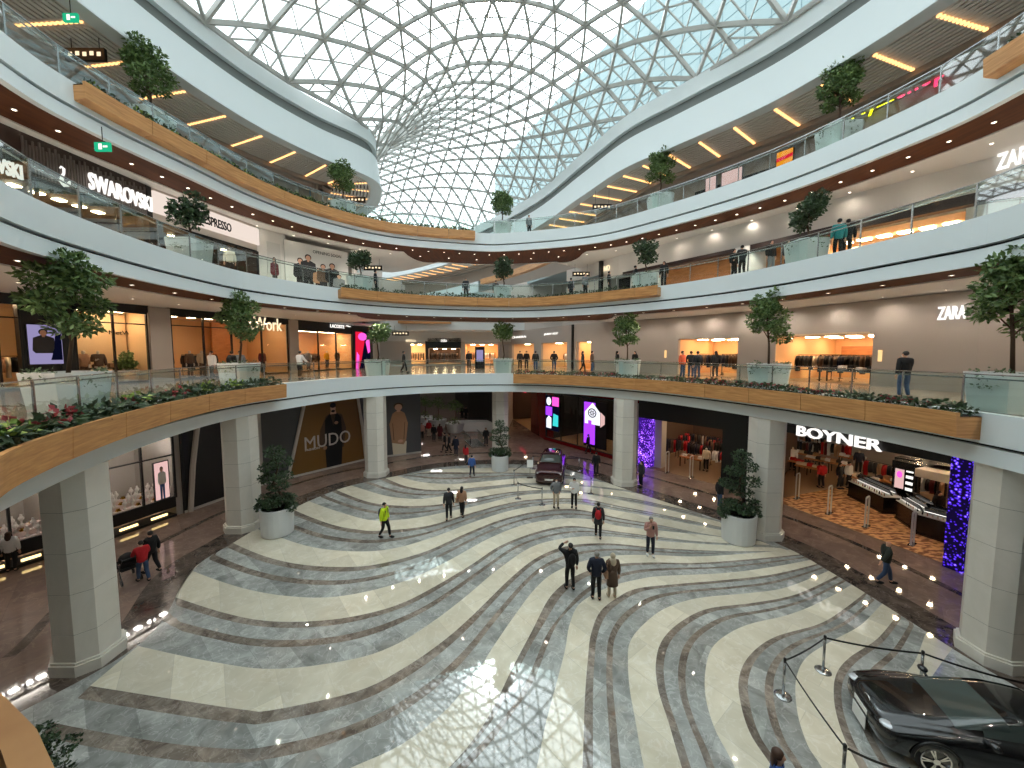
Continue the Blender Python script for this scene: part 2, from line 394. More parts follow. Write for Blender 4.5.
# ------------------------------------------------------------------ columns
def octa(w, c): h = w / 2; return [(-h + c, -h), (h - c, -h), (h, -h + c), (h, h - c), (h - c, h), (-h + c, h), (-h, h - c), (-h, -h + c)]
COLS = [((-12.0, 10.35), 'octagonal cream stone column nearest at the left, beside the jewellery windows'),
        ((-13.25, 18.5), 'cream stone column behind the potted cloud tree at the left'),
        ((-9.55, 26.6), 'cream stone column between the two fashion hoardings'),
        ((-1.0, 32.6), 'cream stone column behind the far potted cloud tree'),
        ((7.4, 24.9), 'cream stone column between the red shop and the black portal'),
        ((11.95, 17.8), 'cream stone column behind the right potted cloud tree'),
        ((13.75, 10.4), 'cream stone column nearest at the right, beside the blue glitter pillar')]
for (x, y), lab in COLS:
    kk = .85 if y < 10.8 else .95; rz = 0
    t = thing('column', lab, 'column', (x, y, 0), rz)
    s = MB()
    for k in range(5): s.prism(octa(1.42, .36), k * 1.12 + (.006 if k else 0), k * 1.12 + 1.114, 0)
    s.prism(octa(1.405, .355), .02, 5.58, 1)
    for q in (s,): q.v = [(a * kk, b_ * kk, c_) for a, b_, c_ in q.v]
    sh = s.build('shaft', [M['stone'], M['joint']], t, world=False)
    b = MB(); b.prism(octa(1.64, .41), .004, .3); b.prism(octa(1.55, .39), .3, .36); b.v = [(a * kk, b_ * kk, c_) for a, b_, c_ in b.v]; b.build('base', M['stone'], t, world=False)

# ------------------------------------------------------------------ roof edge with slatted gallery ceilings
RL = spline([(-12, 1), (-15, 6), (-16.3, 12), (-16.3, 17.5), (-15.2, 23), (-13.2, 27.2), (-11.3, 29.6), (-10.55, 31.3), (-11, 33.6), (-13.2, 37.5), (-19, 43), (-27, 49)], False, .4)
RR = spline([(-24, 72), (-13, 63), (-4.5, 53), (2.0, 43.5), (5.8, 34.4), (8.0, 29.2), (10.6, 25.8), (14.0, 21.2), (16, 15.8), (16.4, 11), (15, 5), (12, 1)], False, .4)
ZR = 21.9
def roof(c, n):
    t = MB()
    t.sweep(c, [(.9, ZR + .1), (.12, ZR), (0, ZR), (0, ZR + .1), (.06, ZR + .1), (.3, ZR + 2.1), (.7, ZR + 2.1), (.7, ZR + 2.9), (.4, ZR + 2.9), (.4, ZR + 3.9), (2.4, ZR + 4.0), (8, ZR + 4.0)], ms=[0, 0, 0, 0, 0, 0, 1, 0, 0, 0, 0])
    struct('trim_%d' % n, t, [M['white'], M['grey_recess']])
    s = MB(); s.sweep(c, [(.85, ZR + .32), (4.2, ZR + .32)], m=1)
    for k in range(12):
        a = .9 + k * .27
        s.sweep(c, [(a, ZR + .31), (a, ZR + .16), (a + .17, ZR + .16), (a + .17, ZR + .31)], m=0)
    s.sweep(c, [(4.1, ZR + .32), (4.1, ZR - .08), (4.5, ZR - .08), (4.5, ZR - .4), (5.2, ZR - .4)], m=2)
    struct('ceiling', s, [M['slat'], M['slat_back'], M['beam']])
roof(RL, 7); roof(RR, 8)

# ------------------------------------------------------------------ gridshell skylight
def at_len(c, t):
    i = t * (len(c) - 1); k = min(int(i), len(c) - 2); f = i - k
    return (c[k][0] + (c[k + 1][0] - c[k][0]) * f, c[k][1] + (c[k + 1][1] - c[k][1]) * f)
ZS = ZR + 3.95
pairs = [((-11, -7), (11, -7), 5.5), ((-14.4, -1), (14.4, -1), 7.5), ((-16.3, 8), (16.4, 8), 9.2), ((-16.75, 17), (16.1, 17.2), 9.2), ((-14.8, 24.6), (12.3, 24.4), 7.6), ((-11.2, 30.2), (8.3, 30), 5.6),
         ((-11.7, 34.4), (5.6, 36.5), 5.6), ((-15.3, 40.3), (2.2, 44.3), 6.6), ((-20.5, 45), (-4, 53.3), 7.4), ((-27.3, 49.5), (-13, 63.5), 6.5), ((-34, 54), (-22, 71), 4)]
dense = spline([a + b + (h,) for a, b, h in pairs], False, .6)
NT = 34
rows = resample(dense, False, count=NT + 1)
NC = 11
def shell_pt(i, t):
    i = min(max(i, 0), NT); k = int(min(i, NT - 1)); f = i - k
    r = [rows[k][j] + (rows[k + 1][j] - rows[k][j]) * f for j in range(5)]
    x = r[0] + (r[2] - r[0]) * t; y = r[1] + (r[3] - r[1]) * t
    q = 2 * t - 1
    z = ZS + r[4] * (1 - abs(q) ** 2.2)
    return Vector((x, y, z))
def node(i, j):     # j in half cells
    t = j / (2 * NC); return shell_pt(i, min(max(t, 0), 1))
mains = set(); tris = []
def jrow(i): return list(range(0, 2 * NC + 1, 2)) if i % 2 == 0 else [0] + list(range(1, 2 * NC, 2)) + [2 * NC]
for i in range(NT):
    A, B = jrow(i), jrow(i + 1); a = b = 0
    while a < len(A) - 1 or b < len(B) - 1:
        if b == len(B) - 1 or (a < len(A) - 1 and A[a + 1] <= B[b + 1] and not (A[a + 1] == B[b + 1] and i % 2)):
            tris.append(((i, A[a]), (i, A[a + 1]), (i + 1, B[b]))); a += 1
        else:
            tris.append(((i, A[a]), (i + 1, B[b + 1]), (i + 1, B[b]))); b += 1
fine = set(); gl = MB()
for T in tris:
    for k in range(3):
        e = tuple(sorted((T[k], T[(k + 1) % 3]))); mains.add(e)
    mid = [tuple((T[k][j] + T[(k + 1) % 3][j]) / 2 for j in (0, 1)) for k in range(3)]
    for k in range(3): fine.add(tuple(sorted((mid[k], mid[(k + 1) % 3]))))
    pp = [node(*T[0]), node(*mid[0]), node(*T[1]), node(*mid[1]), node(*T[2]), node(*mid[2])]
    gl.add(pp, [(0, 1, 5), (1, 2, 3), (5, 3, 4), (1, 3, 5)])
mm = MB(); ff = MB()
UP = Vector((0, 0, .10))
for a, b in mains:
    m2 = node((a[0] + b[0]) / 2, (a[1] + b[1]) / 2)
    pa, pb = node(*a), node(*b)
    for s_, e_ in ((pa, m2), (m2, pb)): mm.bar(s_ - UP, e_ - UP, .16, .24)
for a, b in fine: ff.bar(node(*a) - UP * .6, node(*b) - UP * .6, .06, .09)
sky = thing('skylight', 'curved glass skylight of white triangular lattice over the whole atrium', 'skylight', (0, 20, ZS))
mm.build('main_lattice', M['mullion'], sky); ff.build('fine_lattice', M['mullion'], sky)
gl.build('glazing', M['skyglass'], sky)

# ------------------------------------------------------------------ building outside, behind the skylight
mat('tile_teal', (.56, .64, .65), .4)
bt = MB()
A, B = Vector((33, 14, 0)), Vector((-4, 93, 0)); d = (B - A).normalized(); n = Vector((d.y, -d.x, 0)); L = (B - A).length
bl = thing('building', 'pale teal tiled building rising outside the skylight at the right', 'building', tuple((A + B) / 2))
w = MB(); w.prism([(A.x, A.y), (B.x, B.y), (B.x + n.x * 12, B.y + n.y * 12), (A.x + n.x * 12, A.y + n.y * 12)], 22, 51); w.build('wall', M['tile_teal'], bl)
j = MB()
for k in range(1, 20): j.bar(A + d * 0 + Vector((0, 0, 22 + k * 1.45)) - n * .01, B + Vector((0, 0, 22 + k * 1.45)) - n * .01, .05, .05)
for k in range(1, 36): j.bar(A + d * (k * L / 36) + Vector((0, 0, 22)) - n * .01, A + d * (k * L / 36) + Vector((0, 0, 51)) - n * .01, .05, .05)
mat('tile_joint', (.44, .53, .55), .6)
j.build('panel_joints', M['tile_joint'], bl)
# ------------------------------------------------------------------ figures (people, shop mannequins)
mat('skin', (.80, .62, .52), .5); mat('skin_dark', (.62, .46, .36), .5); mat('mannequin_skin', (.80, .76, .70), .35)
mat('hair_dark', (.09, .07, .06), .6); mat('hair_grey', (.55, .54, .52), .6); mat('hair_brown', (.28, .18, .12), .6)
mat('eye', (.05, .04, .04), .2); mat('lip', (.60, .33, .30), .5)
CL = {}
def cloth(name, r, g, b, rough=.8): CL[name] = mat('cloth_' + name, (r, g, b), rough); return CL[name]
for nm, c in dict(black=(.06, .06, .065), navy=(.10, .12, .19), charcoal=(.17, .17, .18), grey=(.48, .49, .50), hivis=(.80, .92, .12), tan=(.66, .50, .38), red=(.72, .10, .13),
                  pink=(.70, .52, .48), white=(.88, .88, .87), jeans=(.22, .30, .42), brown=(.36, .28, .22), beige=(.76, .70, .60), green=(.16, .19, .16), lightblue=(.62, .70, .76),
                  orange=(.86, .38, .24), blue=(.22, .36, .62), yellow=(.93, .70, .10), burgundy=(.36, .10, .13), teal=(.15, .50, .50), cream=(.85, .80, .70)).items(): cloth(nm, *c)

def skin_mesh(name, V, E, R, root=0, sub=1):
    me = bpy.data.meshes.new(name); me.from_pydata(V, E, []); ob = bpy.data.objects.new(name, me); COL.objects.link(ob)
    md = ob.modifiers.new('s', 'SKIN'); md.use_smooth_shade = True
    if not me.skin_vertices: 
        import bmesh
        bm = bmesh.new(); bm.from_mesh(me); bm.verts.layers.skin.verify(); bm.to_mesh(me); bm.free()
    for i, r in enumerate(R):
        d = me.skin_vertices[0].data[i]; d.radius = r if isinstance(r, tuple) else (r, r); d.use_root = (i == root)
    sb = ob.modifiers.new('b', 'SUBSURF'); sb.levels = sub; sb.render_levels = sub
    dg = bpy.context.evaluated_depsgraph_get(); out = bpy.data.meshes.new_from_object(ob.evaluated_get(dg))
    bpy.data.objects.remove(ob); bpy.data.meshes.remove(me); out.name = name
    return out

def arm_pts(mode, s, sw):
    """shoulder, elbow, wrist, hand direction for side s (+1/-1); facing is -y"""
    sh = Vector((.185 * s, .01, 1.405))
    if mode == 'down': el = Vector((.235 * s, .03 + sw * .10, 1.13)); wr = Vector((.25 * s, -.02 + sw * .22, .88)); hd = Vector((0, -.1 + sw * .3, -1))
    elif mode == 'bent': el = Vector((.25 * s, .02, 1.14)); wr = Vector((.10 * s, -.24, 1.17)); hd = Vector((-.5 * s, -.6, .35))
    elif mode == 'phone': el = Vector((.24 * s, -.05, 1.15)); wr = Vector((.10 * s, -.26, 1.33)); hd = Vector((-.2 * s, -.3, .9))
    elif mode == 'head': el = Vector((.40 * s, -.10, 1.52)); wr = Vector((.19 * s, -.16, 1.66)); hd = Vector((-.9 * s, .1, .3))
    elif mode == 'pocket': el = Vector((.29 * s, .08, 1.14)); wr = Vector((.19 * s, -.06, .95)); hd = Vector((-.3 * s, -.2, -.9))
    elif mode == 'push': el = Vector((.24 * s, -.12, 1.17)); wr = Vector((.20 * s, -.40, 1.05)); hd = Vector((0, -.9, -.2))
    elif mode == 'swing': el = Vector((.30 * s, .14, 1.19)); wr = Vector((.36 * s, .30, 1.02)); hd = Vector((.2 * s, .4, -.8))
    return sh, el, wr, hd.normalized()
def leg_pts(s, st, bend=0):
    hip = Vector((.09 * s, 0, .90)); kn = Vector((.10 * s, -.04 - st * .55, .50 + abs(st) * .02)); an = Vector((.105 * s, .02 - st, .085 + max(0, -st) * .22))
    if st < 0: kn = Vector((.10 * s, -.05 - st * .35, .49))
    to = an + Vector((.02 * s, -.15, -.045 - max(0, -st) * .15))
    return hip, kn, an, to
PCACHE = {}
def body_meshes(pose):
    """pose = (arm left mode, arm right mode, stride, lean)"""
    if pose in PCACHE: return PCACHE[pose]
    aL, aR, st, lean = pose
    sh = lambda p: Vector((p[0], p[1] - lean * max(0, p[2] - .9), p[2]))
    V, E, R = [], [], []
    def ad(p, r, pa=None):
        V.append(tuple(sh(p))); R.append(r)
        if pa is not None: E.append((pa, len(V) - 1))
        return len(V) - 1
    pe = ad((0, 0, .94), (.135, .10)); sp = ad((0, 0, 1.12), (.10, .07), pe); ch = ad((0, .0, 1.31), (.10, .065), sp); nk = ad((0, .0, 1.47), .055, ch)
    jw = ad((0, -.02, 1.535), (.064, .072), nk); hd = ad((0, -.008, 1.605), (.074, .092), jw); ad((0, .005, 1.672), (.06, .074), hd)
    ad((0, -.112, 1.578), .014, hd)
    for s in (-1, 1):
        a, e, w, d = arm_pts(aL if s < 0 else aR, s, -st * s)
        i = ad(a, .042, ch); i = ad(e, .038, i); i = ad(w, .029, i); pm = ad(w + d * .075, (.038, .02), i)
        side = d.cross(Vector((0, 1, 0.2))).normalized()
        for k, ln in enumerate((.070, .080, .076, .058)):
            b = w + d * .10 + side * (k - 1.5) * .019
            f = ad(b, .0095, pm); f = ad(b + d * ln * .55, .0085, f); ad(b + d * ln + side.cross(d) * .02, .007, f)
        t = ad(w + d * .045 + side * .04, .0105, pm); ad(w + d * .085 + side * .062, .009, t)
    for s in (-1, 1):
        h, k, a, t = leg_pts(s, st * s)
        i = ad(h, .085, pe); i = ad(k, .056, i); i = ad(a, .037, i); ad(t, (.04, .028), i)
    body = skin_mesh('body', V, E, R)
    # top: torso and sleeves
    V2, E2, R2 = [], [], []
    V, E, R = V2, E2, R2
    def ad(p, r, pa=None):
        V2.append(tuple(sh(p))); R2.append(r)
        if pa is not None: E2.append((pa, len(V2) - 1))
        return len(V2) - 1
    c0 = ad((0, 0, 1.13), (.185, .145)); ad((0, 0, .82), (.205, .16), c0); c = ad((0, .005, 1.33), (.20, .15), c0); ad((0, 0.005, 1.48), (.095, .09), c)
    for s in (-1, 1):
        a, e, w, d = arm_pts(aL if s < 0 else aR, s, -st * s)
        i = ad(a, .098, c); i = ad(e, .076, i); ad(w, .054, i)
    top = skin_mesh('jacket', V2, E2, R2)
    V3, E3, R3 = [], [], []
    def ad(p, r, pa=None):
        V3.append(tuple(p)); R3.append(r)
        if pa is not None: E3.append((pa, len(V3) - 1))
        return len(V3) - 1
    w0 = ad((0, 0, .95), (.155, .12)); ad((0, 0, 1.04), (.15, .115), w0)
    for s in (-1, 1):
        h, k, a, t = leg_pts(s, st * s)
        i = ad(h, .108, w0); i = ad(k, .078, i); ad(a + Vector((0, 0, .02)), .06, i)
    tr = skin_mesh('trousers', V3, E3, R3)
    sm = MB()
    for s in (-1, 1):
        h, k, a, t = leg_pts(s, st * s); c = (a + t) / 2
        sm.ball((c.x, c.y - .02, c.z - .012), (.058, .145, .055), 10, 6)
    sh_me = sm.build('shoes', M['black'], smooth=True); shoe = sh_me.data; bpy.data.objects.remove(sh_me)
    PCACHE[pose] = (body, top, tr, shoe); return PCACHE[pose]
def link_mesh(me, name, m, parent, loc=(0, 0, 0)):
    me = me.copy(); me.materials.clear(); me.materials.append(m); me.name = name
    o = bpy.data.objects.new(name, me); COL.objects.link(o); o.parent = parent; o.location = loc; return o
def hair_part(style, parent, m, lean):
    h = MB(); y = -lean * .7
    if style == 'bald': return
    if style in ('short', 'cap'):
        h.ball((0, .016 + y, 1.635), (.088, .104, .092), 12, 8)
    elif style == 'long':
        h.ball((0, .02 + y, 1.63), (.092, .106, .098), 12, 8); h.ball((0, .075 + y, 1.50), (.095, .06, .17), 12, 8)
    elif style == 'scarf':
        h.ball((0, .012 + y, 1.625), (.098, .108, .112), 12, 8); h.ball((0, .01 + y, 1.47), (.13, .115, .075), 12, 6); h.ball((0, .08 + y, 1.42), (.12, .07, .16), 12, 6)
    nm = {'scarf': 'headscarf', 'cap': 'cap'}.get(style, 'hair')
    ob = h.build(nm, m, parent, smooth=True, world=False)
    # keep the face clear: cut the front of the shell away
    me = ob.data
    for v in me.vertices:
        if v.co.y < -.045 + y and v.co.z < 1.655: v.co.y = -.045 + y + (v.co.y + .045 - y) * .1
def person(label, u, vf, z, face, pose=('down', 'down', 0, 0), top='black', legs='black', hair='short', hairc='hair_dark', shoes='black', skin='skin', H=1.72,
           coat=None, bag=None, bagc='black', collar=None, mask=False, group=None, name='person', cat='person', xy=None, detail=False, apron=None):
    x, y = xy if xy else P(u, vf, z)
    t = thing(name, label, cat, (x, y, z + .012), math.radians(face), group); t.scale = (H / 1.75,) * 3
    body, tp, tr, sh = body_meshes(pose)
    link_mesh(body, 'body', M[skin], t); up = link_mesh(tp, 'coat' if coat else 'jacket', CL[top], t); link_mesh(tr, 'trousers', CL[legs], t); link_mesh(sh, 'shoes', CL[shoes], t)
    if coat:
        c = MB(); c.lathe([(.16, 1.12), (.175, .98), (.20, .8), (.215, coat), (.20, coat)], (0, 0, 0), 16, sx=1.0, sy=.82); c.build('coat_skirt', CL[top], t, smooth=True, world=False)
    hair_part(hair, t, CL[hairc] if hairc in CL else M[hairc], pose[3])
    if detail:
        y0 = -pose[3] * .7
        for s in (-1, 1):
            e = MB(); e.ball((.03 * s, -.092 + y0, 1.605), (.011, .008, .007), 8, 6); e.build('eye', M['eye'], t, True, False)
            e = MB(); e.ball((.079 * s, .005 + y0, 1.595), (.012, .022, .03), 8, 6); e.build('ear', M[skin], t, True, False)
        e = MB(); e.ball((0, -.088 + y0, 1.54), (.022, .008, .006), 8, 6); e.build('mouth', M['lip'], t, True, False)
    if mask:
        e = MB(); e.ball((0, -.075 - pose[3] * .7, 1.545), (.058, .035, .048), 10, 6); e.build('face_mask', CL['white'], t, True, False)
    if bag == 'backpack':
        b = MB(); b.ball((0, .20, 1.20), (.15, .10, .23), 12, 8); b.build('backpack', CL[bagc], t, True, False)
        b = MB()
        for s in (-1, 1): b.tube([(.1 * s, .16, 1.38), (.11 * s, .0, 1.47), (.11 * s, -.13, 1.36), (.13 * s, -.10, 1.1), (.12 * s, .1, 1.02)], .016, 6)
        b.build('backpack_straps', CL[bagc], t, True, False)
    elif bag == 'shoulder':
        b = MB(); b.box((.27, .03, .98), (.10, .30, .26)); b.build('handbag', CL[bagc], t, False, False)
        b = MB(); b.tube([(.27, -.09, 1.1), (.24, -.02, 1.42), (.2, .04, 1.46), (.25, .12, 1.3), (.27, .14, 1.1)], .012, 6); b.build('handbag_strap', CL[bagc], t, True, False)
    if apron == 'phone':
        b = MB(); b.box((.04, -.30, 1.37), (.075, .012, .15)); b.build('phone', M['black'], t, False, False)
    return t
# ------------------------------------------------------------------ plants
def leafmat(name, c0, c1):
    m = mat(name, c0, .5); nt = m.node_tree; b = nt.nodes['Principled BSDF']
    g = nt.nodes.new('ShaderNodeNewGeometry'); r = ramp(nt, [(0, srgb(*c0)), (1, srgb(*c1))])
    nt.links.new(g.outputs['Random Per Island'], r.inputs['Fac']); nt.links.new(r.outputs['Color'], b.inputs['Base Color'])
    return m
leafmat('leaf', (.22, .33, .15), (.46, .56, .32)); leafmat('leaf_dark', (.12, .20, .12), (.27, .36, .22)); leafmat('leaf_red', (.45, .12, .16), (.66, .26, .28)); leafmat('leaf_lime', (.40, .52, .20), (.58, .66, .30))
leafmat('leaf_ivy', (.22, .32, .20), (.46, .54, .40))
mat('bark', (.30, .23, .17), .8, vary=.3); mat('soil', (.14, .10, .08), .9); mat('pot_white', (.86, .87, .86), .4)
def leaf(mb, p, d, L, w, rng, m=0):
    d = d.normalized(); a = d.cross(Vector((rng.uniform(-1, 1), rng.uniform(-1, 1), rng.uniform(-1, 1))))
    if a.length < 1e-3: a = Vector((1, 0, 0))
    a.normalize(); n = d.cross(a)
    mid = p + d * L * .5 + n * L * .08
    mb.add([p, mid + a * w, p + d * L, mid - a * w], [(0, 1, 2), (0, 2, 3)], m)
def clump(mb, c, r, n, L, w, rng, m=0, shell=.5):
    r = r if isinstance(r, (tuple, list)) else (r, r, r)
    for _ in range(n):
        while True:
            q = Vector((rng.uniform(-1, 1), rng.uniform(-1, 1), rng.uniform(-1, 1)))
            if shell < q.length < 1 or (q.length < 1 and rng.random() < .25): break
        p = Vector((c[0] + q.x * r[0], c[1] + q.y * r[1], c[2] + q.z * r[2]))
        leaf(mb, p, q * .6 + Vector((rng.uniform(-.8, .8), rng.uniform(-.8, .8), rng.uniform(-.6, .6))), L * rng.uniform(.7, 1.3), w, rng, m)
def pot_mesh(kind):
    b = MB()
    if kind == 'square':
        for (w, z0, z1) in ((1.28, 0, .06),): b.prism(octa(w, .18), z0, z1)
        p0, p1 = octa(1.3, .2), octa(1.5, .23)
        b.add([(x, y, .06) for x, y in p0] + [(x, y, 1.1) for x, y in p1], [(i, (i + 1) % 8, 8 + (i + 1) % 8, 8 + i) for i in range(8)])
        pi = octa(1.38, .2)
        b.add([(x, y, 1.1) for x, y in p1] + [(x, y, 1.1) for x, y in pi] + [(x, y, 1.0) for x, y in pi], [(i, (i + 1) % 8, 8 + (i + 1) % 8, 8 + i) for i in range(8)] + [(8 + i, 8 + (i + 1) % 8, 16 + (i + 1) % 8, 16 + i) for i in range(8)])
    else:
        b.lathe([(.66, 0), (.70, .04), (.74, 1.28), (.74, 1.32), (.67, 1.32), (.67, 1.2)], n=20)
    return b
def potted_tree(label, loc, kind='tall', seed=1, H=3.6, lean=(0, 0), pot='square', scale=1, leafm='leaf', dens=1.0):
    rng = random.Random(seed)
    t = thing('potted_tree', label, 'tree', loc)
    top = 1.0 if pot == 'square' else 1.2
    pm = pot_mesh(pot); pm.build('pot', M['pot_white'], t, world=False)
    s = MB(); s.lathe([(.01, top - .02), (.64, top - .02), (.64, top), (.01, top)], n=12); s.build('soil', M['soil'], t, world=False)
    tr = MB(); cr = MB()
    if kind == 'tall':                 # open ficus-like crown on a slender trunk
        base = Vector((0, 0, top - .05)); hi = Vector((lean[0], lean[1], H))
        path = [base, base.lerp(hi, .35) + Vector((.05, .03, 0)), base.lerp(hi, .7) + Vector((-.05, 0, 0)), hi]
        tr.tube(path, [.055, .045, .035, .015], 7)
        spots = [(hi + Vector((0, 0, -.1)), .34)]
        for k in range(11):
            f = .38 + .56 * k / 10; a = k * 2.4 + rng.uniform(-.4, .4); R = (.62 - .5 * abs(f - .55) * 1.3) * rng.uniform(.75, 1.1)
            st = base.lerp(hi, f); e = st + Vector((math.cos(a) * R, math.sin(a) * R, .35 + rng.uniform(-.1, .25)))
            tr.tube([st, st.lerp(e, .5) + Vector((0, 0, .08)), e], [.025, .016, .008], 5)
            spots.append((e, rng.uniform(.32, .46)))
        for c, r in spots: clump(cr, c, (r * 1.05, r * 1.05, r * .75), int(230 * dens), .17, .045, rng, 0, .3)
    elif kind == 'lolly':              # dark compact crown
        hi = Vector((lean[0], lean[1], H))
        tr.tube([(0, 0, top - .05), (.1, 0, top + .4), (-.02, .05, H * .7), tuple(hi)], [.06, .05, .04, .02], 7)
        for k in range(9):
            a = k * 2.4; c = hi + Vector((math.cos(a) * .36, math.sin(a) * .36, rng.uniform(-.7, .35)))
            tr.tube([tuple(hi - Vector((0, 0, .8))), tuple(c)], [.02, .008], 5)
            clump(cr, c, (.42, .42, .34), int(120 * dens), .2, .065, rng, 0, .3)
    elif kind == 'cloud':              # clipped cloud tree
        tr.tube([(0, 0, top - .05), (.22, .05, 1.9), (-.12, 0, 2.5), (.1, .05, 3.2), (0, 0, 3.9)], [.08, .07, .055, .04, .02], 7)
        puffs = [((0, 0, 4.0), (.5, .5, .42)), ((.28, .1, 3.5), (.62, .6, .34)), ((-.3, 0, 3.3), (.5, .5, .3)), ((.35, -.1, 2.85), (.6, .55, .32)), ((-.45, .1, 2.7), (.5, .5, .3)),
                 ((.1, .1, 2.3), (.6, .55, .25)), ((.5, 0, 1.75), (.48, .45, .28)), ((-.5, 0, 1.7), (.5, .48, .28)), ((0, -.4, 1.6), (.45, .42, .28)), ((0, .45, 1.62), (.5, .4, .25)), ((.72, 0, 1.35), (.25, .4, .3)), ((-.74, 0, 1.35), (.25, .4, .3))]
        for c, r in [(c_, (r_[0] * .84, r_[1] * .84, r_[2] * .66)) for c_, r_ in puffs]:
            tr.tube([(0, 0, c[2] - .15), tuple(c)], [.03, .012], 5)
            clump(cr, c, r, int(260 * dens), .12, .04, rng, 0, .6)
    tr.build('trunk', M['bark'], t, smooth=True, world=False)
    cr.build('crown', M[leafm], t, world=False)
    if kind != 'cloud':
        iv = MB()
        for k in range(26):
            a = k / 26 * 2 * PI + rng.uniform(-.1, .1); R = .72
            clump(iv, (math.cos(a) * R, math.sin(a) * R, top + .08 - rng.random() ** 2 * .45), (.14, .14, .13), 16, .09, .03, rng, 0)
        iv.build('trailing_ivy', M['leaf_ivy'], t, world=False)
    t.scale = (scale,) * 3
    return t
def edge_at(c, u, v, off):
    """point on a gallery edge that the photo shows at column u, moved off behind the edge"""
    k = (u - 512) / FOC / (math.cos(PT) - (v - CY) / FOC * math.sin(PT))
    N = len(c); best = None
    for i in range(N):
        a, b = c[i], c[(i + 1) % N]
        fa, fb = a[0] - k * a[1], b[0] - k * b[1]
        if fa * fb <= 0 and a[1] > 3:
            t = fa / ((fa - fb) or 1); p = (a[0] + (b[0] - a[0]) * t, a[1] + (b[1] - a[1]) * t)
            if best is None or p[1] > best[0][1]: best = (p, i)
    p, i = best; n = norms(c, True)[i]
    # move behind the edge while staying on the same view line
    L = math.hypot(k, 1); d = (k / L, 1 / L); s = off / max(.35, d[0] * n[0] + d[1] * n[1])
    return (p[0] + d[0] * s, p[1] + d[1] * s), n
TREES1 = [(68, 8.2, 'broad first-floor potted tree by the fashion windows, nearest at the left rail', 'tall', 3.9), (240, 14, 'first-floor potted tree in front of the entrance lettering at the left', 'tall', 4.0),
          (378, 14, 'first-floor potted tree beside the tall pink screen', 'lolly', 3.3), (503, 14, 'first-floor potted tree at the middle of the far balcony above the far column', 'lolly', 3.4),
          (627, 14, 'slender first-floor potted tree in front of the plain grey shop wall', 'tall', 3.6), (768, 14, 'first-floor potted tree beside the clothes racks in the wide lit opening', 'tall', 4.0), (1012, 14, 'first-floor potted tree at the right edge past the wood planter end', 'tall', 4.0)]
for i, (u, d_, lab, kd, H) in enumerate(TREES1):
    (x, y), n = edge_at(E1, u, 380, 1.05)
    potted_tree(lab, (x, y, L1), kd, i + 3, H, (-n[0] * .25, -n[1] * .25))
for i, (u, v, lab) in enumerate(((190, 250, 'second-floor potted tree in front of the white coffee shop sign'), (360, 285, 'second-floor potted tree beside the opening soon hoarding'), (503, 298, 'second-floor potted tree at the middle of the far bridge'),
                              (645, 283, 'second-floor potted tree left of the orange wood shop wall at the right'), (806, 258, 'second-floor potted tree at the right above the glass rail'))):
    (x, y), n = edge_at(E2, u, v, 1.1)
    potted_tree(lab, (x, y, L2), 'lolly', i + 20, 2.75, (0, 0), leafm='leaf_dark', scale=.95)
for i, (u, v, lab) in enumerate(((150, 112, 'third-floor potted tree nearest at the left under the slatted ceiling'), (343, 208, 'third-floor potted tree near the rounded ceiling tip at the left'), (502, 232, 'third-floor potted tree seen against the far skylight'),
                              (660, 206, 'third-floor potted tree under the right slatted ceiling near the bridge'), (838, 140, 'third-floor potted tree at the right beside the yellow shop letters'))):
    (x, y), n = edge_at(E3, u, v, 1.1)
    potted_tree(lab, (x, y, L3), 'tall', i + 40, 3.5 if i != 2 else 3.1, (0, 0))
for i, (u, v, lab) in enumerate(((278, 533, 'cloud-pruned tree in a white pot on the marble floor, at the left column'), (500, 470, 'cloud-pruned tree in a white pot at the far end of the marble floor'), (738, 540, 'cloud-pruned tree in a white pot on the marble floor, at the right column'))):
    x, y = P(u, v, 0)
    potted_tree(lab, (x, y, .006), 'cloud', i + 60, pot='round', leafm='leaf_dark', scale=(.98, .86, .98)[i])
potted_tree('dark clipped treetop showing above the near wood planter corner', (*P(37, 742, 2.35), .006), 'cloud', 66, pot='round', leafm='leaf_dark', scale=.6)

# ------------------------------------------------------------------ wood planters, bedding plants, glass balustrades
def wood_planter(c, z, pa, pb, label, step=2.4, out=.72, h=.74):
    run = sub(c, pa, pb)
    run = resample(run, False, .3)
    t = thing('wood_planter', label, 'planter', (run[len(run) // 2][0], run[len(run) // 2][1], z))
    per = round(step / .3); n = len(run)
    i = 0
    allp = []
    while i < n - 1:
        j = min(i + per, n - 1)
        if n - 1 - j < per / 2: j = n - 1
        seg = run[i:j + 1]
        # shrink by a few millimetres for the seam
        seg = [tuple(seg[0][k] + (seg[1][k] - seg[0][k]) * .05 for k in (0, 1))] + seg[1:-1] + [tuple(seg[-1][k] + (seg[-2][k] - seg[-1][k]) * .05 for k in (0, 1))]
        b = MB(); b.sweep(seg, [(-.0, z - h - .06), (-out + .08, z - h), (-out, z - h + .02), (-out - .04, z), (-out + .06, z), (-out + .06, z - .12), (-.0, z - .12)], caps=True)
        b.build('wood_panel', M['oak'], t); i = j
    s = MB(); s.sweep(run, [(-out + .05, z - .1), (0, z - .1)]); s.build('soil', M['soil'], t)
    return run, t
mat('soil_dark', (.12, .09, .07), .9)
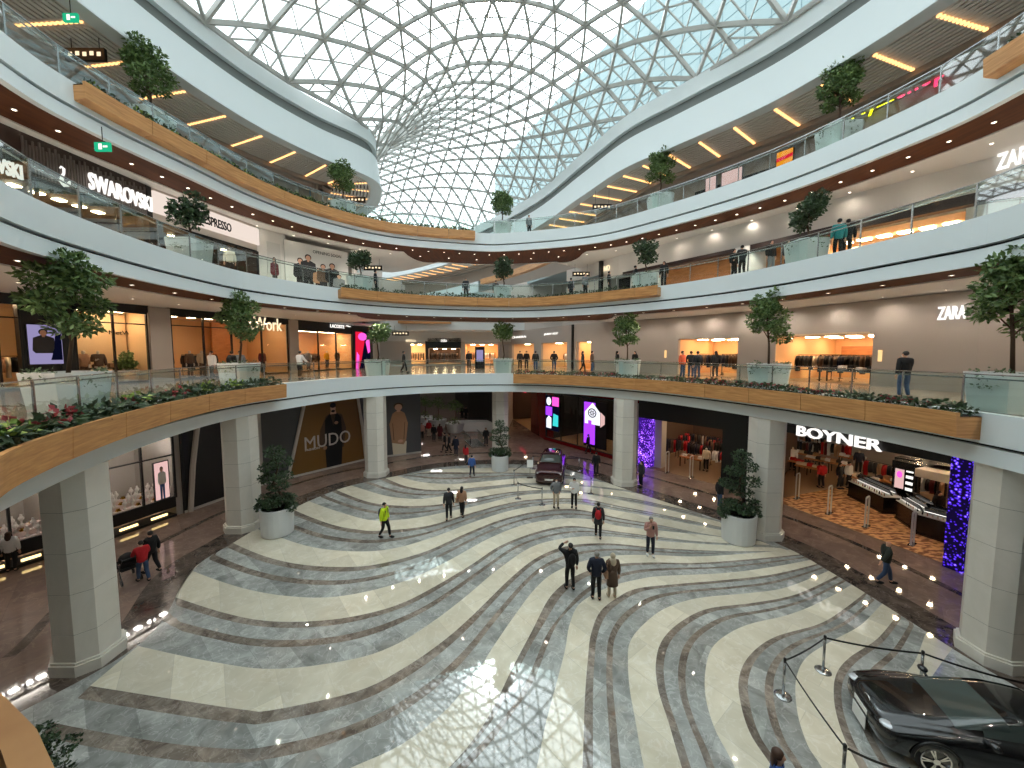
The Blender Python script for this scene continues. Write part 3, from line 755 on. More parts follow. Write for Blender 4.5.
def bed_proto(name, seed, red, label, size=.3):
    rng = random.Random(seed); t = thing(name, label, 'plant')
    f = MB(); clump(f, (0, 0, size * .55), (size * .75, size * .75, size * .6), 34, size * .55, size * .17, rng, 0, .3); a = f.build('leaves', M['leaf_dark'], t, world=False)
    if red:
        g = MB(); clump(g, (0, 0, size * 1.0), (size * .5, size * .5, size * .22), 16, size * .45, size * .15, rng, 0, .2); b = g.build('bracts', M[red], t, world=False)
        return proto(t, a, b)
    return proto(t, a)
def plant_run(run, z, n, protos, rng, label, group, off=-.36):
    pts = resample(run, False, count=n + 2)[1:-1]; ns = norms(pts, False)
    for p, q in zip(pts, ns):
        if p[1] < 5: continue
        o = off + rng.uniform(-.1, .1); k = rng.choice(protos)
        loc = (p[0] + q[0] * o, p[1] + q[1] * o, z - .1); rz = rng.uniform(0, 6.2); sc = rng.uniform(.8, 1.2)
        if k['used'] == 0:
            k['o'].location = loc; k['o'].rotation_euler = (0, 0, rz); k['o'].scale = (sc,) * 3; k['used'] = 1; k['o']['label'] = label[k['k']]; k['o']['group'] = group[k['k']]
        else: dup(k['o'], loc, rz, label[k['k']], sc, group[k['k']])
def protos_for(seed, kinds=('leaf_red', 'leaf_lime', None), size=.3, name='bedding_plant'):
    return [dict(o=bed_proto(name, seed + i, r, 'plant', size), used=0, k=r or 'green') for i, r in enumerate(kinds)]
rng = random.Random(5)
def plabels(where): return {'leaf_red': 'red-topped bedding plant in the ' + where, 'leaf_lime': 'lime-topped bedding plant in the ' + where, 'green': 'dark green bedding plant in the ' + where}
def pgroups(where): return {'leaf_red': 'red-topped plants in the ' + where, 'leaf_lime': 'lime-topped plants in the ' + where, 'green': 'green plants in the ' + where}
def purge(ps):
    for p in ps:
        if not p['used']:
            for c in list(p['o'].children): bpy.data.objects.remove(c)
            bpy.data.objects.remove(p['o'])
for c, z, a, b, lab, wh, n, sz, kd in (
        (E1, L1, (-1.2, .4), (-12.5, 19.9), 'curved oak planter on the first-floor edge at the left, nearest the camera', 'left first-floor planter', 96, .34, ('leaf_red', 'leaf_lime', None, None)),
        (E1, L1, (.2, 29.3), (12.95, 10.6), 'curved oak planter on the first-floor edge from the far middle to the right', 'right first-floor planter', 120, .27, ('leaf_red', None, None)),
        (E2, L2, (-11.0, 24.2), (8.9, 23.4), 'curved oak planter along the far second-floor bridge', 'second-floor planter', 70, .26, (None, None)),
        (E3, L3, (-15.25, 14.0), (-2.9, 31.4), 'curved oak planter along the left third-floor edge', 'left third-floor planter', 80, .26, (None, 'leaf_lime')),
        (E3, L3, (15.65, 13.1), (14.0, 7.2), 'short oak planter on the third-floor edge at the top right corner', 'top right third-floor planter', 10, .26, (None,))):
    run, t = wood_planter(c, z, a, b, lab, 2.4, .68 if z == L1 else .45, .70 if z == L1 else .58)
    ps = protos_for(n, kd, sz); plant_run(run, z, n, ps, rng, plabels(wh), pgroups(wh), -.3 if z == L1 else -.2); purge(ps)

def balustrade(c, z, label, seg=1.5, off=.16):
    run = resample(offs(c, off, True) + [offs(c, off, True)[0]], False, seg)
    run = [p for p in run]
    t = thing('glass_balustrade', label, 'balustrade', (run[0][0], run[0][1], z))
    for i in range(len(run) - 1):
        a, b = Vector((*run[i], 0)), Vector((*run[i + 1], 0))
        if max(a.y, b.y) < 4.5 and z > L1: continue
        if z == L1 and max(a.y, b.y) < -1: continue
        d = (b - a).normalized()
        g = MB(); g.bar(a + d * .03 + Vector((0, 0, z + .52)), b - d * .03 + Vector((0, 0, z + .52)), 1.0, .016) if False else None
        n = Vector((d.y, -d.x, 0)) * .007; p, q = a + d * .02, b - d * .02
        vs = [p - n, q - n, q + n, p + n]
        g.add([(v.x, v.y, z + .02) for v in vs] + [(v.x, v.y, z + 1.03) for v in vs], [(3, 2, 1, 0), (4, 5, 6, 7), (0, 1, 5, 4), (1, 2, 6, 5), (2, 3, 7, 6), (3, 0, 4, 7)])
        g.build('glass_panel', M['railglass'], t)
        m = MB(); m.bar((a.x, a.y, z), (a.x, a.y, z + 1.02), .03, .05); m.build('post', M['steel'], t)
    h = MB(); rr = [p for p in run if (p[1] > 4 or z == L1 and p[1] > -2)]
    hr = offs(rr, .07); h.tube([(x, y, z + .93) for x, y in hr], .024, 6); h.build('handrail', M['steel'], t)
    k = MB(); k.sweep(rr, [(-.02, z + 1.03), (-.02, z + 1.06), (.02, z + 1.06), (.02, z + 1.03)]); k.build('top_rail', M['steel'], t)
balustrade(E1, L1, 'frameless glass balustrade with steel handrail around the first-floor edge', 1.6)
balustrade(E2, L2, 'frameless glass balustrade with steel handrail around the second-floor edge', 1.6)
balustrade(E3, L3, 'frameless glass balustrade with steel handrail around the third-floor edge', 1.6)
# ------------------------------------------------------------------ walls, shop fronts, signs
class Fr:
    """a straight wall piece seen from the void: s runs left to right, d towards the viewer, z up"""
    def __init__(s, A, B):
        s.A = Vector((A[0], A[1], 0)); s.B = Vector((B[0], B[1], 0)); s.L = (s.B - s.A).length; s.d = (s.B - s.A) / s.L; s.n = Vector((s.d.y, -s.d.x, 0))
        s.rz = math.atan2(s.d.y, s.d.x)
    def pt(s, a, d, z): return s.A + s.d * a + s.n * d + Vector((0, 0, z))
    def box(s, mb, s0, s1, d0, d1, z0, z1, m=0):
        mb.box(s.pt((s0 + s1) / 2, (d0 + d1) / 2, (z0 + z1) / 2), (abs(s1 - s0), abs(d1 - d0), abs(z1 - z0)), s.rz, m)
def ray_k(u, v): return (u - 512) / FOC / (math.cos(PT) - (v - CY) / FOC * math.sin(PT))
def hit(poly, u, v=350):
    k = ray_k(u, v); best = None
    for a, b in zip(poly, poly[1:]):
        fa, fb = a[0] - k * a[1], b[0] - k * b[1]
        if fa * fb <= 0 and fa != fb:
            t = fa / (fa - fb); p = (a[0] + (b[0] - a[0]) * t, a[1] + (b[1] - a[1]) * t)
            if p[1] > 2 and (best is None or p[1] < best[1]): best = p
    if best is None: best = min(poly, key=lambda p: abs(p[0] - k * p[1]))
    return best
def zat(D, v):
    dy = -(v - CY) / FOC; y = math.cos(PT) + dy * math.sin(PT); z = -math.sin(PT) + dy * math.cos(PT)
    return HC + z / y * D
def frame(poly, u0, u1, v=350): return Fr(hit(poly, u0, v), hit(poly, u1, v))
def text_mesh(txt, w, h, ext, name, m, parent, origin, fr, off=.0, shear=0, bold=.0):
    cu = bpy.data.curves.new(name, 'FONT'); cu.body = txt; cu.extrude = .05; cu.shear = shear; cu.offset = bold; cu.resolution_u = 3
    ob = bpy.data.objects.new(name, cu); COL.objects.link(ob)
    me = bpy.data.meshes.new_from_object(ob.evaluated_get(bpy.context.evaluated_depsgraph_get()))
    bpy.data.objects.remove(ob); bpy.data.curves.remove(cu)
    xs = [v.co.x for v in me.vertices]; ys = [v.co.y for v in me.vertices]
    x0, x1, y0, y1 = min(xs), max(xs), min(ys), max(ys)
    L = parent.location if parent else Vector((0, 0, 0))
    for v in me.vertices:
        a = (v.co.x - x0) / (x1 - x0) * w; b = (v.co.y - y0) / (y1 - y0) * h; c = (v.co.z / .05 * .5 + .5) * ext
        v.co = Vector(origin) + fr.d * a + Vector((0, 0, b)) + fr.n * (c + off) - L
    me.materials.clear(); me.materials.append(m); me.name = name
    o = bpy.data.objects.new(name, me); COL.objects.link(o)
    if parent: o.parent = parent
    return o
def sign(label, poly, txt, u0, u1, vt, vb, m, ext=.06, off=.08, band=None, bold=.02, shear=0, name='shop_sign', vm=None):
    """lettering on a wall between the photo columns u0 and u1"""
    um = (u0 + u1) / 2; p = hit(poly, um, (vt + vb) / 2); z1, z0 = zat(p[1], vt), zat(p[1], vb)
    fr = frame(poly, u0, u1, (vt + vb) / 2)
    t = thing(name, label, 'sign', tuple(fr.pt(fr.L / 2, off, z0)))
    if band:
        b = MB(); fr.box(b, -band[0], fr.L + band[1], .02, off, z0 - band[2], z1 + band[3]); b.build('sign_panel', band[4], t)
    text_mesh(txt, fr.L, z1 - z0, ext, 'lettering', m, t, fr.pt(0, 0, z0), fr, off + .005, shear, bold)
    return t
def wall(name, poly, z0, z1, m, th=.25):
    b = MB()
    for a, c in zip(poly, poly[1:]):
        if math.dist(a, c) < .01: continue
        f = Fr(a, c); f.box(b, -.02, f.L + .02, -th, 0, z0, z1)
    return struct(name, b, m)
def lamp_row(fr, s0, s1, d, z, n, label, group, m='warm_lamp', size=(.5, .5), h=.04):
    for k in range(n):
        b = MB(); s = s0 + (s1 - s0) * (k + .5) / n; fr.box(b, s - size[0] / 2, s + size[0] / 2, d - size[1] / 2, d + size[1] / 2, z - h, z)
        o = b.build('ceiling_lamp', M[m]); tag(o, label, 'lamp', group)
def room(fr, s0, s1, z0, z1, dp, wm, fm, cm, name='wall_shop'):
    b = MB()
    fr.box(b, s0 - .1, s1 + .1, -dp - .15, -dp, z0, z1, 0)
    fr.box(b, s0 - .15, s0, -dp, -.02, z0, z1, 0); fr.box(b, s1, s1 + .15, -dp, -.02, z0, z1, 0)
    fr.box(b, s0 - .1, s1 + .1, -dp, -.01, z0 - .05, z0 + .012, 1); fr.box(b, s0 - .1, s1 + .1, -dp, -.01, z1, z1 + .1, 2)
    return struct(name, b, [wm, fm, cm])
def glazed(label, fr, s0, s1, z0, z1, nm, frame_m, transom=None, cat='shop window', name='shop_window'):
    t = thing(name, label, cat, tuple(fr.pt((s0 + s1) / 2, 0, z0)))
    b = MB(); w = .08
    fr.box(b, s0, s1, -.06, .06, z1 - w, z1); fr.box(b, s0, s1, -.06, .06, z0, z0 + w)
    for k in range(nm + 1):
        s = s0 + (s1 - s0) * k / nm; fr.box(b, s - w / 2, s + w / 2, -.055, .055, z0, z1)
    if transom: fr.box(b, s0, s1, -.05, .05, transom - .03, transom + .03)
    b.build('window_frame', frame_m, t)
    for k in range(nm):
        g = MB(); a = s0 + (s1 - s0) * k / nm + w / 2; c = s0 + (s1 - s0) * (k + 1) / nm - w / 2; fr.box(g, a, c, -.01, .01, z0 + w, z1 - w); g.build('pane', M['shopglass'], t)
    return t
mat('ochre', (.47, .33, .12), .5); mat('print_grey', (.30, .30, .31), .5); mat('hoard_dark', (.10, .095, .09), .5); mat('carpet_tan', (.66, .46, .30), .9); mat('shop_floor', (.70, .56, .42), .35)
mat('shop_orange', (.88, .70, .50), .6); mat('shop_cream', (.88, .76, .60), .6); mat('shop_ceiling', (.80, .70, .58), .7); mat('dark_ceiling', (.10, .085, .075), .8); mat('shop_dark', (.30, .22, .17), .7)
mat('lintel', (.17, .10, .075), .5); mat('red_gloss', (.45, .04, .07), .25); mat('chrome', (.85, .85, .85), .15, 1)
emis('sign_white', (1, .98, .95), .95); emis('sign_warm', (1, .90, .74), .9); emis('led_purple', (.60, .22, 1), 1.15); emis('led_pink', (1, .35, .80), 0.94); emis('led_white', (.95, .95, 1), 0.94); emis('led_cyan', (.25, .85, .85), 0.79); emis('led_blue', (.25, .22, .95), 0.79)
emis('led_red', (.95, .12, .25), 0.65); emis('led_lilac', (.70, .66, .86), 0.47); emis('led_rose', (.98, .80, .78), 0.58); emis('led_navy', (.06, .07, .18), 0.36); emis('sign_yellow', (.95, .95, .1), 2.2); emis('sign_pink', (1, .2, .36), 2.2)
emis('lamp_strip', (1, .86, .56), 2.2); emis('niche_glow', (1, .80, .55), .9)
def carpet(name):
    m = mat(name, (.66, .46, .30), .95); nt = m.node_tree; b = nt.nodes['Principled BSDF']; N = nt.nodes; K = nt.links.new
    tc = N.new('ShaderNodeTexCoord'); v = N.new('ShaderNodeTexNoise'); v.inputs['Scale'].default_value = 2.6; v.inputs['Detail'].default_value = 2
    mp = N.new('ShaderNodeMapping'); mp.inputs['Scale'].default_value = (1, 2.2, 1); K(tc.outputs['Object'], mp.inputs['Vector']); K(mp.outputs['Vector'], v.inputs['Vector'])
    r = ramp(nt, [(.42, srgb(.50, .32, .20)), (.56, srgb(.84, .64, .44))]); K(v.outputs['Fac'], r.inputs['Fac']); K(r.outputs['Color'], b.inputs['Base Color'])
carpet('carpet_leaf')
def glitter(name, c0, c1, s):
    m = bpy.data.materials.new(name); m.use_nodes = True; nt = m.node_tree; N = nt.nodes; K = nt.links.new; N.remove(N['Principled BSDF'])
    e = N.new('ShaderNodeEmission'); e.inputs['Strength'].default_value = s; K(e.outputs[0], N['Material Output'].inputs['Surface'])
    tc = N.new('ShaderNodeTexCoord'); v = N.new('ShaderNodeTexVoronoi'); v.inputs['Scale'].default_value = 9; n = N.new('ShaderNodeTexNoise'); n.inputs['Scale'].default_value = 1.6
    K(tc.outputs['Object'], v.inputs['Vector']); K(tc.outputs['Object'], n.inputs['Vector'])
    a = N.new('ShaderNodeMath'); a.operation = 'SUBTRACT'; K(n.outputs['Fac'], a.inputs[0]); K(v.outputs['Distance'], a.inputs[1])
    r = ramp(nt, [(.05, srgb(*c0)), (.35, srgb(*c1)), (.6, srgb(.8, .7, 1))]); K(a.outputs[0], r.inputs['Fac']); K(r.outputs['Color'], e.inputs['Color']); M[name] = m
glitter('glitter_blue', (.04, .02, .12), (.30, .16, .86), 1.6); glitter('glitter_purple', (.12, .04, .3), (.58, .30, .98), 2.0)

# ---- goods: garments on rails, mannequins, folded stacks
def garment_mesh(ln):
    b = MB(); prof = []
    sec = [(.0, .06, .05), (-.03, .20, .07), (-.2, .19, .085), (-ln * .6, .18, .085), (-ln, .21, .09)]
    n = 8; o = 0
    for z, rx, ry in sec:
        for k in range(n): a = 2 * PI * k / n; b.v.append((math.cos(a) * ry, math.sin(a) * rx, z))
    for i in range(len(sec) - 1):
        for k in range(n): b.f.append([i * n + k, i * n + (k + 1) % n, (i + 1) * n + (k + 1) % n, (i + 1) * n + k]); b.m.append(0)
    b.f.append(list(range(n))); b.m.append(0); b.f.append(list(range((len(sec) - 1) * n, len(sec) * n))[::-1]); b.m.append(0)
    for s in (-1, 1): b.tube([(0, .16 * s, -.05), (.0, .25 * s, -.3), (0, .25 * s, -.58)], [.06, .05, .04], 6)
    return b
GARM = {}
def garment(col, ln):
    k = (col, ln)
    if k not in GARM:
        o = garment_mesh(ln).build('hanging_garment', CL[col], smooth=True); GARM[k] = o.data; bpy.data.objects.remove(o)
    o = bpy.data.objects.new('hanging_garment', GARM[k]); COL.objects.link(o); return o
def clothes_rail(fr, s, d, z, L, cols, where, n=9, h=1.45, ang=0, rng=random.Random(3)):
    p = fr.pt(s, d, z + .015); rz = fr.rz + ang
    t = thing('clothes_rail', 'metal clothes rail hung with garments ' + where, 'clothes rail', tuple(p), rz, 'clothes rails ' + where)
    b = MB()
    for x in (-L / 2, L / 2): b.bar((x, 0, .02), (x, 0, h), .03); b.bar((x, -.22, .015), (x, .22, .015), .03)
    b.bar((-L / 2, 0, h), (L / 2, 0, h), .03); b.build('rail_frame', M['black'], t, world=False)
    R = Matrix.Rotation(rz, 3, 'Z')
    for k in range(n):
        c = rng.choice(cols); o = garment(c, rng.choice((.7, .8, .95)))
        o.location = p + R @ Vector((-L / 2 + L * (k + .5) / n, 0, h - .05)); o.rotation_euler = (0, 0, rz + rng.uniform(-.15, .15))
        tag(o, c.replace('lightblue', 'light blue').replace('hivis', 'yellow') + ' garment hanging on a rail ' + where, 'garment', c + ' garments on rails ' + where)
def display_table(fr, s, d, z, w, dp, h, where, m='warm_panel', items=5, cols=('white', 'tan', 'charcoal', 'red'), rng=random.Random(9)):
    p = fr.pt(s, d, z + .015); t = thing('display_table', 'low display table laid with folded goods ' + where, 'table', tuple(p), fr.rz, 'display tables ' + where)
    b = MB(); b.box((0, 0, h - .03), (w, dp, .06)); b.build('tabletop', M[m], t, world=False)
    for x in (-1, 1):
        for y in (-1, 1):
            l = MB(); l.box((x * (w / 2 - .06), y * (dp / 2 - .06), (h - .06) / 2), (.06, .06, h - .06)); l.build('leg', M['black'], t, world=False)
    R = Matrix.Rotation(fr.rz, 3, 'Z')
    for k in range(items):
        c = rng.choice(cols); hh = rng.uniform(.08, .22)
        m_ = MB(); m_.box((0, 0, hh / 2), (.3, .36, hh)); m_.box((0, -.02, hh + .012), (.27, .3, .022)); o = m_.build('folded_stack', CL[c])
        o.location = p + R @ Vector((-w / 2 + w * (k + .5) / items, rng.uniform(-.1, .1), h + .003)); o.rotation_euler = (0, 0, fr.rz)
        tag(o, 'folded ' + c.replace('lightblue', 'light blue') + ' clothes stacked on a display table ' + where, 'folded clothes', c + ' folded stacks ' + where)
def mannequin(u, v, z, face, top, legs, label, pose=('down', 'down', 0, 0), poly=None, xy=None, hair='bald', group=None, coat=None):
    return person(label, u, v, z, face, pose, top, legs, hair, skin='mannequin_skin', H=1.8, name='mannequin', cat='mannequin', xy=xy, group=group, coat=coat)
def shelf_goods(fr, s0, s1, d, z0, rows, where, cols, n=8, dz=.5, rng=random.Random(4)):
    t = thing('wall_shelf', 'wall shelving stocked with goods ' + where, 'shelf', tuple(fr.pt((s0 + s1) / 2, d, z0)), 0)
    for r in range(rows):
        b = MB(); fr.box(b, s0, s1, d - .35, d, z0 + r * dz, z0 + r * dz + .03); b.build('shelf_board', M['warm_panel'], t)
    for r in range(rows):
        for k in range(n):
            c = rng.choice(cols); w = (s1 - s0) / n; b = MB(); a = s0 + k * w + w * .15; h = rng.uniform(.12, .3)
            fr.box(b, a, a + w * .65, d - .3, d - .05, z0 + r * dz + .032, z0 + r * dz + .032 + h); fr.box(b, a + w * .06, a + w * .6, d - .28, d - .07, z0 + r * dz + .03 + h, z0 + r * dz + .05 + h)
            o = b.build('boxed_item', CL[c]); tag(o, c.replace('lightblue', 'light blue') + ' goods on the wall shelving ' + where, 'goods', c + ' goods on shelving ' + where)

def led_screen(label, poly, u0, u1, vt, vb, base, off=.1, th=.08, name='led_screen', cat='screen'):
    fr = frame(poly, u0, u1, (vt + vb) / 2); p = hit(poly, (u0 + u1) / 2, vb); z1, z0 = zat(p[1], vt), zat(p[1], vb)
    t = thing(name, label, cat, tuple(fr.pt(fr.L / 2, off, z0)))
    b = MB(); fr.box(b, -.04, fr.L + .04, off - th, off - .004, z0 - .04, z1 + .04); b.build('screen_case', M['black'], t)
    b = MB(); fr.box(b, 0, fr.L, off - .004, off, z0, z1); b.build('screen_face', M[base], t)
    return t, fr, z0, z1, off
YS = 1.0
def art(scr, name, m, *polys):
    """flat picture shapes on a screen or poster; points are fractions of its width and height"""
    t, fr, z0, z1, off = scr; b = MB(); n = len(t.children)
    for pl in polys:
        pts = [fr.pt(x * fr.L, off + .003 + .0015 * n, z0 + y * (z1 - z0) * YS) for x, y in pl]
        b.add(pts, [list(range(len(pts)))])
    b.build(name, m, t)
def ell(cx, cy, rx, ry, n=18, a0=0, a1=2 * PI): return [(cx + rx * math.cos(a0 + (a1 - a0) * k / n), cy + ry * math.sin(a0 + (a1 - a0) * k / n)) for k in range(n if a1 - a0 > 6.2 else n + 1)]
def figure(scr, x, y, h, w, top, legs, skin='skin', hair='hair_dark', leg=True, asp=1.0):
    """printed standing figure; x centre, y feet, h height, w shoulder width (fractions)"""
    r = h * .065; k = w / .27
    art(scr, 'printed_hair', M[hair] if hair in M else CL[hair], ell(x, y + h * .93, w * .22, r * 1.15))
    if leg: art(scr, 'printed_legs', CL[legs], [(x - w * .33, y + h * .5), (x + w * .33, y + h * .5), (x + w * .3, y), (x + w * .06, y), (x, y + h * .4), (x - w * .06, y), (x - w * .3, y)])
    art(scr, 'printed_top', CL[top], [(x - w * .12, y + h * .86), (x + w * .12, y + h * .86), (x + w * .5, y + h * .80), (x + w * .56, y + h * .52), (x + w * .42, y + h * .46), (x - w * .42, y + h * .46), (x - w * .56, y + h * .52), (x - w * .5, y + h * .80)])
    art(scr, 'printed_face', M[skin], ell(x, y + h * .91, w * .17, r), [(x - w * .07, y + h * .82), (x + w * .07, y + h * .82), (x + w * .07, y + h * .9), (x - w * .07, y + h * .9)])

# ---------------------------------------------------------------- first floor, left
WL1 = [(-26, 8), (-22.3, 15), (-20.5, 20.5), (-17.3, 30.8), (-15.5, 37), (-13.6, 41)]
C1 = 11.15
def pillar(name, poly, u0, u1, z0, z1, m, d0=-.25, d1=.12):
    f = frame(poly, u0, u1); b = MB(); f.box(b, 0, f.L, d0, d1, z0, z1); return struct(name, b, m)
def header(poly, u0, u1, z0, z1, m, d=.05):
    f = frame(poly, u0, u1); b = MB(); f.box(b, -.03, f.L + .03, -.25, d, z0, z1); struct('wall_header', b, m); return f
# long fashion window
f = header(WL1, -60, 150, C1 - .35, C1 + .1, M['black'])
room(f, 0, f.L, L1, C1 - .3, 4.2, M['shop_cream'], M['shop_floor'], M['shop_ceiling'])
sB = frame(WL1, 76, 148); sA = frame(WL1, -60, 24); sM = frame(WL1, 24, 60)
glazed('tall black-framed fashion window at the far left edge, warm shelves inside', sA, 0, sA.L, L1, C1 - .35, 3, M['black'], C1 - 1.0)
glazed('wide black-framed fashion window with bare beige back wall and two mannequins', sB, 0, sB.L, L1, C1 - .35, 2, M['black'], C1 - 1.0)
b = MB(); sB.box(b, -.3, sB.L, -1.9, -1.8, L1, C1 - .4); struct('wall_display', b, M['shop_cream'])
b = MB(); fk = frame(WL1, 60, 76); fk.box(b, 0, fk.L, -.3, .04, L1, C1 - .3); sM.box(b, -.1, 0.1, -.3, .04, L1, C1 - .3); sM.box(b, 0, sM.L + .1, -.3, -.06, L1, C1 - .3); struct('wall_portal', b, M['dark'])
scr = led_screen('lilac screen picturing a person in a jacket, behind the nearest left tree', WL1, 27, 61, 325, 364, 'led_lilac', .1)
figure(scr, .45, -.25, 1.15, .62, 'charcoal', 'black', leg=False); art(scr, 'printed_panel', M['led_navy'], [(.62, .1), (.98, .1), (.98, .8), (.8, .8), (.74, .4)])
b = MB(); text_mesh('NetWork', 1.5, .22, .02, 'lettering', M['dark'], None, sB.pt(sB.L * .74, -1.78, zat(sB.pt(sB.L * .8, 0, 0).y, 334)), sB)
bpy.data.objects[-1 if False else 'lettering'].name = 'wall_lettering'; tag(bpy.data.objects['wall_lettering'], 'small dark lettering on the beige back wall of the wide fashion window', 'sign')
for k, (s, tp, lg) in enumerate(((.22, 'tan', 'brown'), (.42, 'brown', 'cream'))):
    q = sB.pt(sB.L * s, -.9, 0); mannequin(0, 0, L1, math.degrees(sB.rz) + 15 - 40 * k, tp, lg, ('mannequin in a tan jacket and brown trousers in the wide fashion window', 'mannequin in a brown jacket and cream trousers in the wide fashion window')[k], xy=(q.x, q.y), pose=('bent', 'down', .05, 0) if k else ('down', 'pocket', .05, 0))
q = sB.pt(sB.L * .8, -.9, L1); potted_tree('small rosette-leaved plant in a pot inside the wide fashion window', tuple(q), 'lolly', 91, 2.1, pot='square', scale=.6)
display_table(sB, sB.L * .52, -1.1, L1, 1.1, .5, .8, 'in the wide fashion window', 'dark_wood' if 'dark_wood' in M else 'lintel', 2, ('tan', 'brown'))
for fr_, nm in ((sA, 'far left window'), (sB, 'wide fashion window')): lamp_row(fr_, .4, fr_.L - .4, -1.0, C1 - .32, 5, 'warm spot lamp of the ' + nm, 'spot lamps of the ' + nm, 'warm_lamp', (.32, .32))
clothes_rail(sA, sA.L * .75, -1.6, L1, 1.8, ('black', 'tan', 'brown', 'cream'), 'behind the far left window')
# pillars and entrance bay
pillar('wall_pillar', WL1, 150, 171, L1, C1, M['wall_taupe'])
f = header(WL1, 171, 290, C1 - .35, C1 + .1, M['black']); room(f, 0, f.L, L1, C1 - .3, 4.5, M['shop_orange'], M['shop_floor'], M['shop_ceiling'])
fa = frame(WL1, 172, 232); fb = frame(WL1, 262, 288)
glazed('narrow black-framed fashion window pair with two dressed mannequins', fa, 0, fa.L, L1, C1 - .35, 2, M['black'], C1 - .95)
glazed('black-framed window right of the fashion shop entrance with a potted plant', fb, 0, fb.L, L1, C1 - .35, 1, M['black'])
sign('warm white shop lettering over the fashion entrance at the left', WL1, 'NetWork', 233, 280, 317, 330, M['sign_warm'], .06, .12, bold=.0)
for s, tp, lg, k in ((.1, 'black', 'charcoal', 'dark suit'), (.42, 'brown', 'black', 'brown coat'), (.62, 'beige', 'brown', 'beige coat')):
    q = fa.pt(fa.L * s, -.9, 0); mannequin(0, 0, L1, math.degrees(fa.rz) + 10, tp, lg, 'mannequin in a %s behind the narrow fashion windows' % k, xy=(q.x, q.y))
q = fb.pt(fb.L * .3, -.8, 0); mannequin(0, 0, L1, math.degrees(fb.rz), 'burgundy', 'black', 'mannequin in burgundy in the window right of the fashion entrance', xy=(q.x, q.y))
b = MB(); f.box(b, f.L * .56, f.L * .74, -3.4, -3.2, L1, C1 - .4); struct('wall_partition', b, M['warm_panel'])
lamp_row(f, .4, f.L - .4, -1.2, C1 - .32, 7, 'warm spot lamp in the ceiling of the fashion entrance bay', 'spot lamps of the fashion entrance bay', 'warm_lamp', (.32, .32))
clothes_rail(f, f.L * .4, -2.6, L1, 2.2, ('black', 'tan', 'brown', 'charcoal'), 'inside the fashion entrance bay')
pillar('wall_pillar', WL1, 289, 298, L1, C1, M['wall_taupe'])
# sportswear shop with black sign band
f = header(WL1, 298, 352, C1 - .75, C1 + .1, M['black']); room(f, 0, f.L, L1, C1 - .7, 4.5, M['shop_orange'], M['shop_floor'], M['shop_ceiling'])
glazed('black-framed sportswear shop window under the black sign band', f, 0, f.L, L1, C1 - .75, 3, M['black'])
sign('small white lettering on the black band of the sportswear shop', WL1, 'LACOSTE', 329, 343, 324.6, 328, M['sign_white'], .03, .12, bold=.02)
fd = frame(WL1, 345, 350.5); dd = thing('reptile_emblem', 'small white reptile emblem beside the lettering on the black sign band', 'emblem', tuple(fd.pt(0, .12, zat(fd.A.y, 328))))
b = MB(); zc = zat(fd.A.y, 326.4); b.tube([fd.pt(x * fd.L, .14, zc + dz) for x, dz in ((0, .02), (.25, .07), (.5, .05), (.75, .0), (1, .08))], [.02, .05, .06, .04, .015], 6); b.build('emblem_body', M['sign_white'], dd)
q = f.pt(f.L * .62, -.8, 0); mannequin(0, 0, L1, math.degrees(f.rz), 'yellow', 'navy', 'mannequin in a bright yellow jacket in the sportswear window', xy=(q.x, q.y))
for s, c in ((.1, 'black'), (.3, 'grey'), (.85, 'navy')):
    q = f.pt(f.L * s, -.9, 0); mannequin(0, 0, L1, math.degrees(f.rz), c, 'charcoal', 'mannequin in a %s jacket in the sportswear window' % c, xy=(q.x, q.y))
clothes_rail(f, f.L * .5, -2.4, L1, 3.0, ('black', 'navy', 'white', 'charcoal', 'lightblue'), 'inside the sportswear shop', 12)
lamp_row(f, .4, f.L - .4, -1.4, C1 - .72, 5, 'warm spot lamp in the ceiling of the sportswear shop', 'spot lamps of the sportswear shop', 'warm_lamp', (.8, .5))
pillar('wall_pillar', WL1, 352, 372, L1, C1, M['dark'])
scr = led_screen('tall glowing screen with pink and red abstract figure beside the sportswear shop', WL1, 354, 369, 332, 371, 'led_navy', .16)
art(scr, 'printed_red', M['led_red'], [(0, .2), (.05, 1), (.5, 1), (.62, .75), (.4, .3), (.2, 0), (0, 0)]); art(scr, 'printed_pink', M['led_pink'], ell(.5, .88, .3, .1), [(.7, .75), (.95, .9), (1, .5), (.85, .45)], [(0, 0), (.22, 0), (.26, .4), (.1, .5)])
wall('wall_left', [(-14.75, 38.9), (-17, 49)], L1, 12.4, M['wall_beige'])

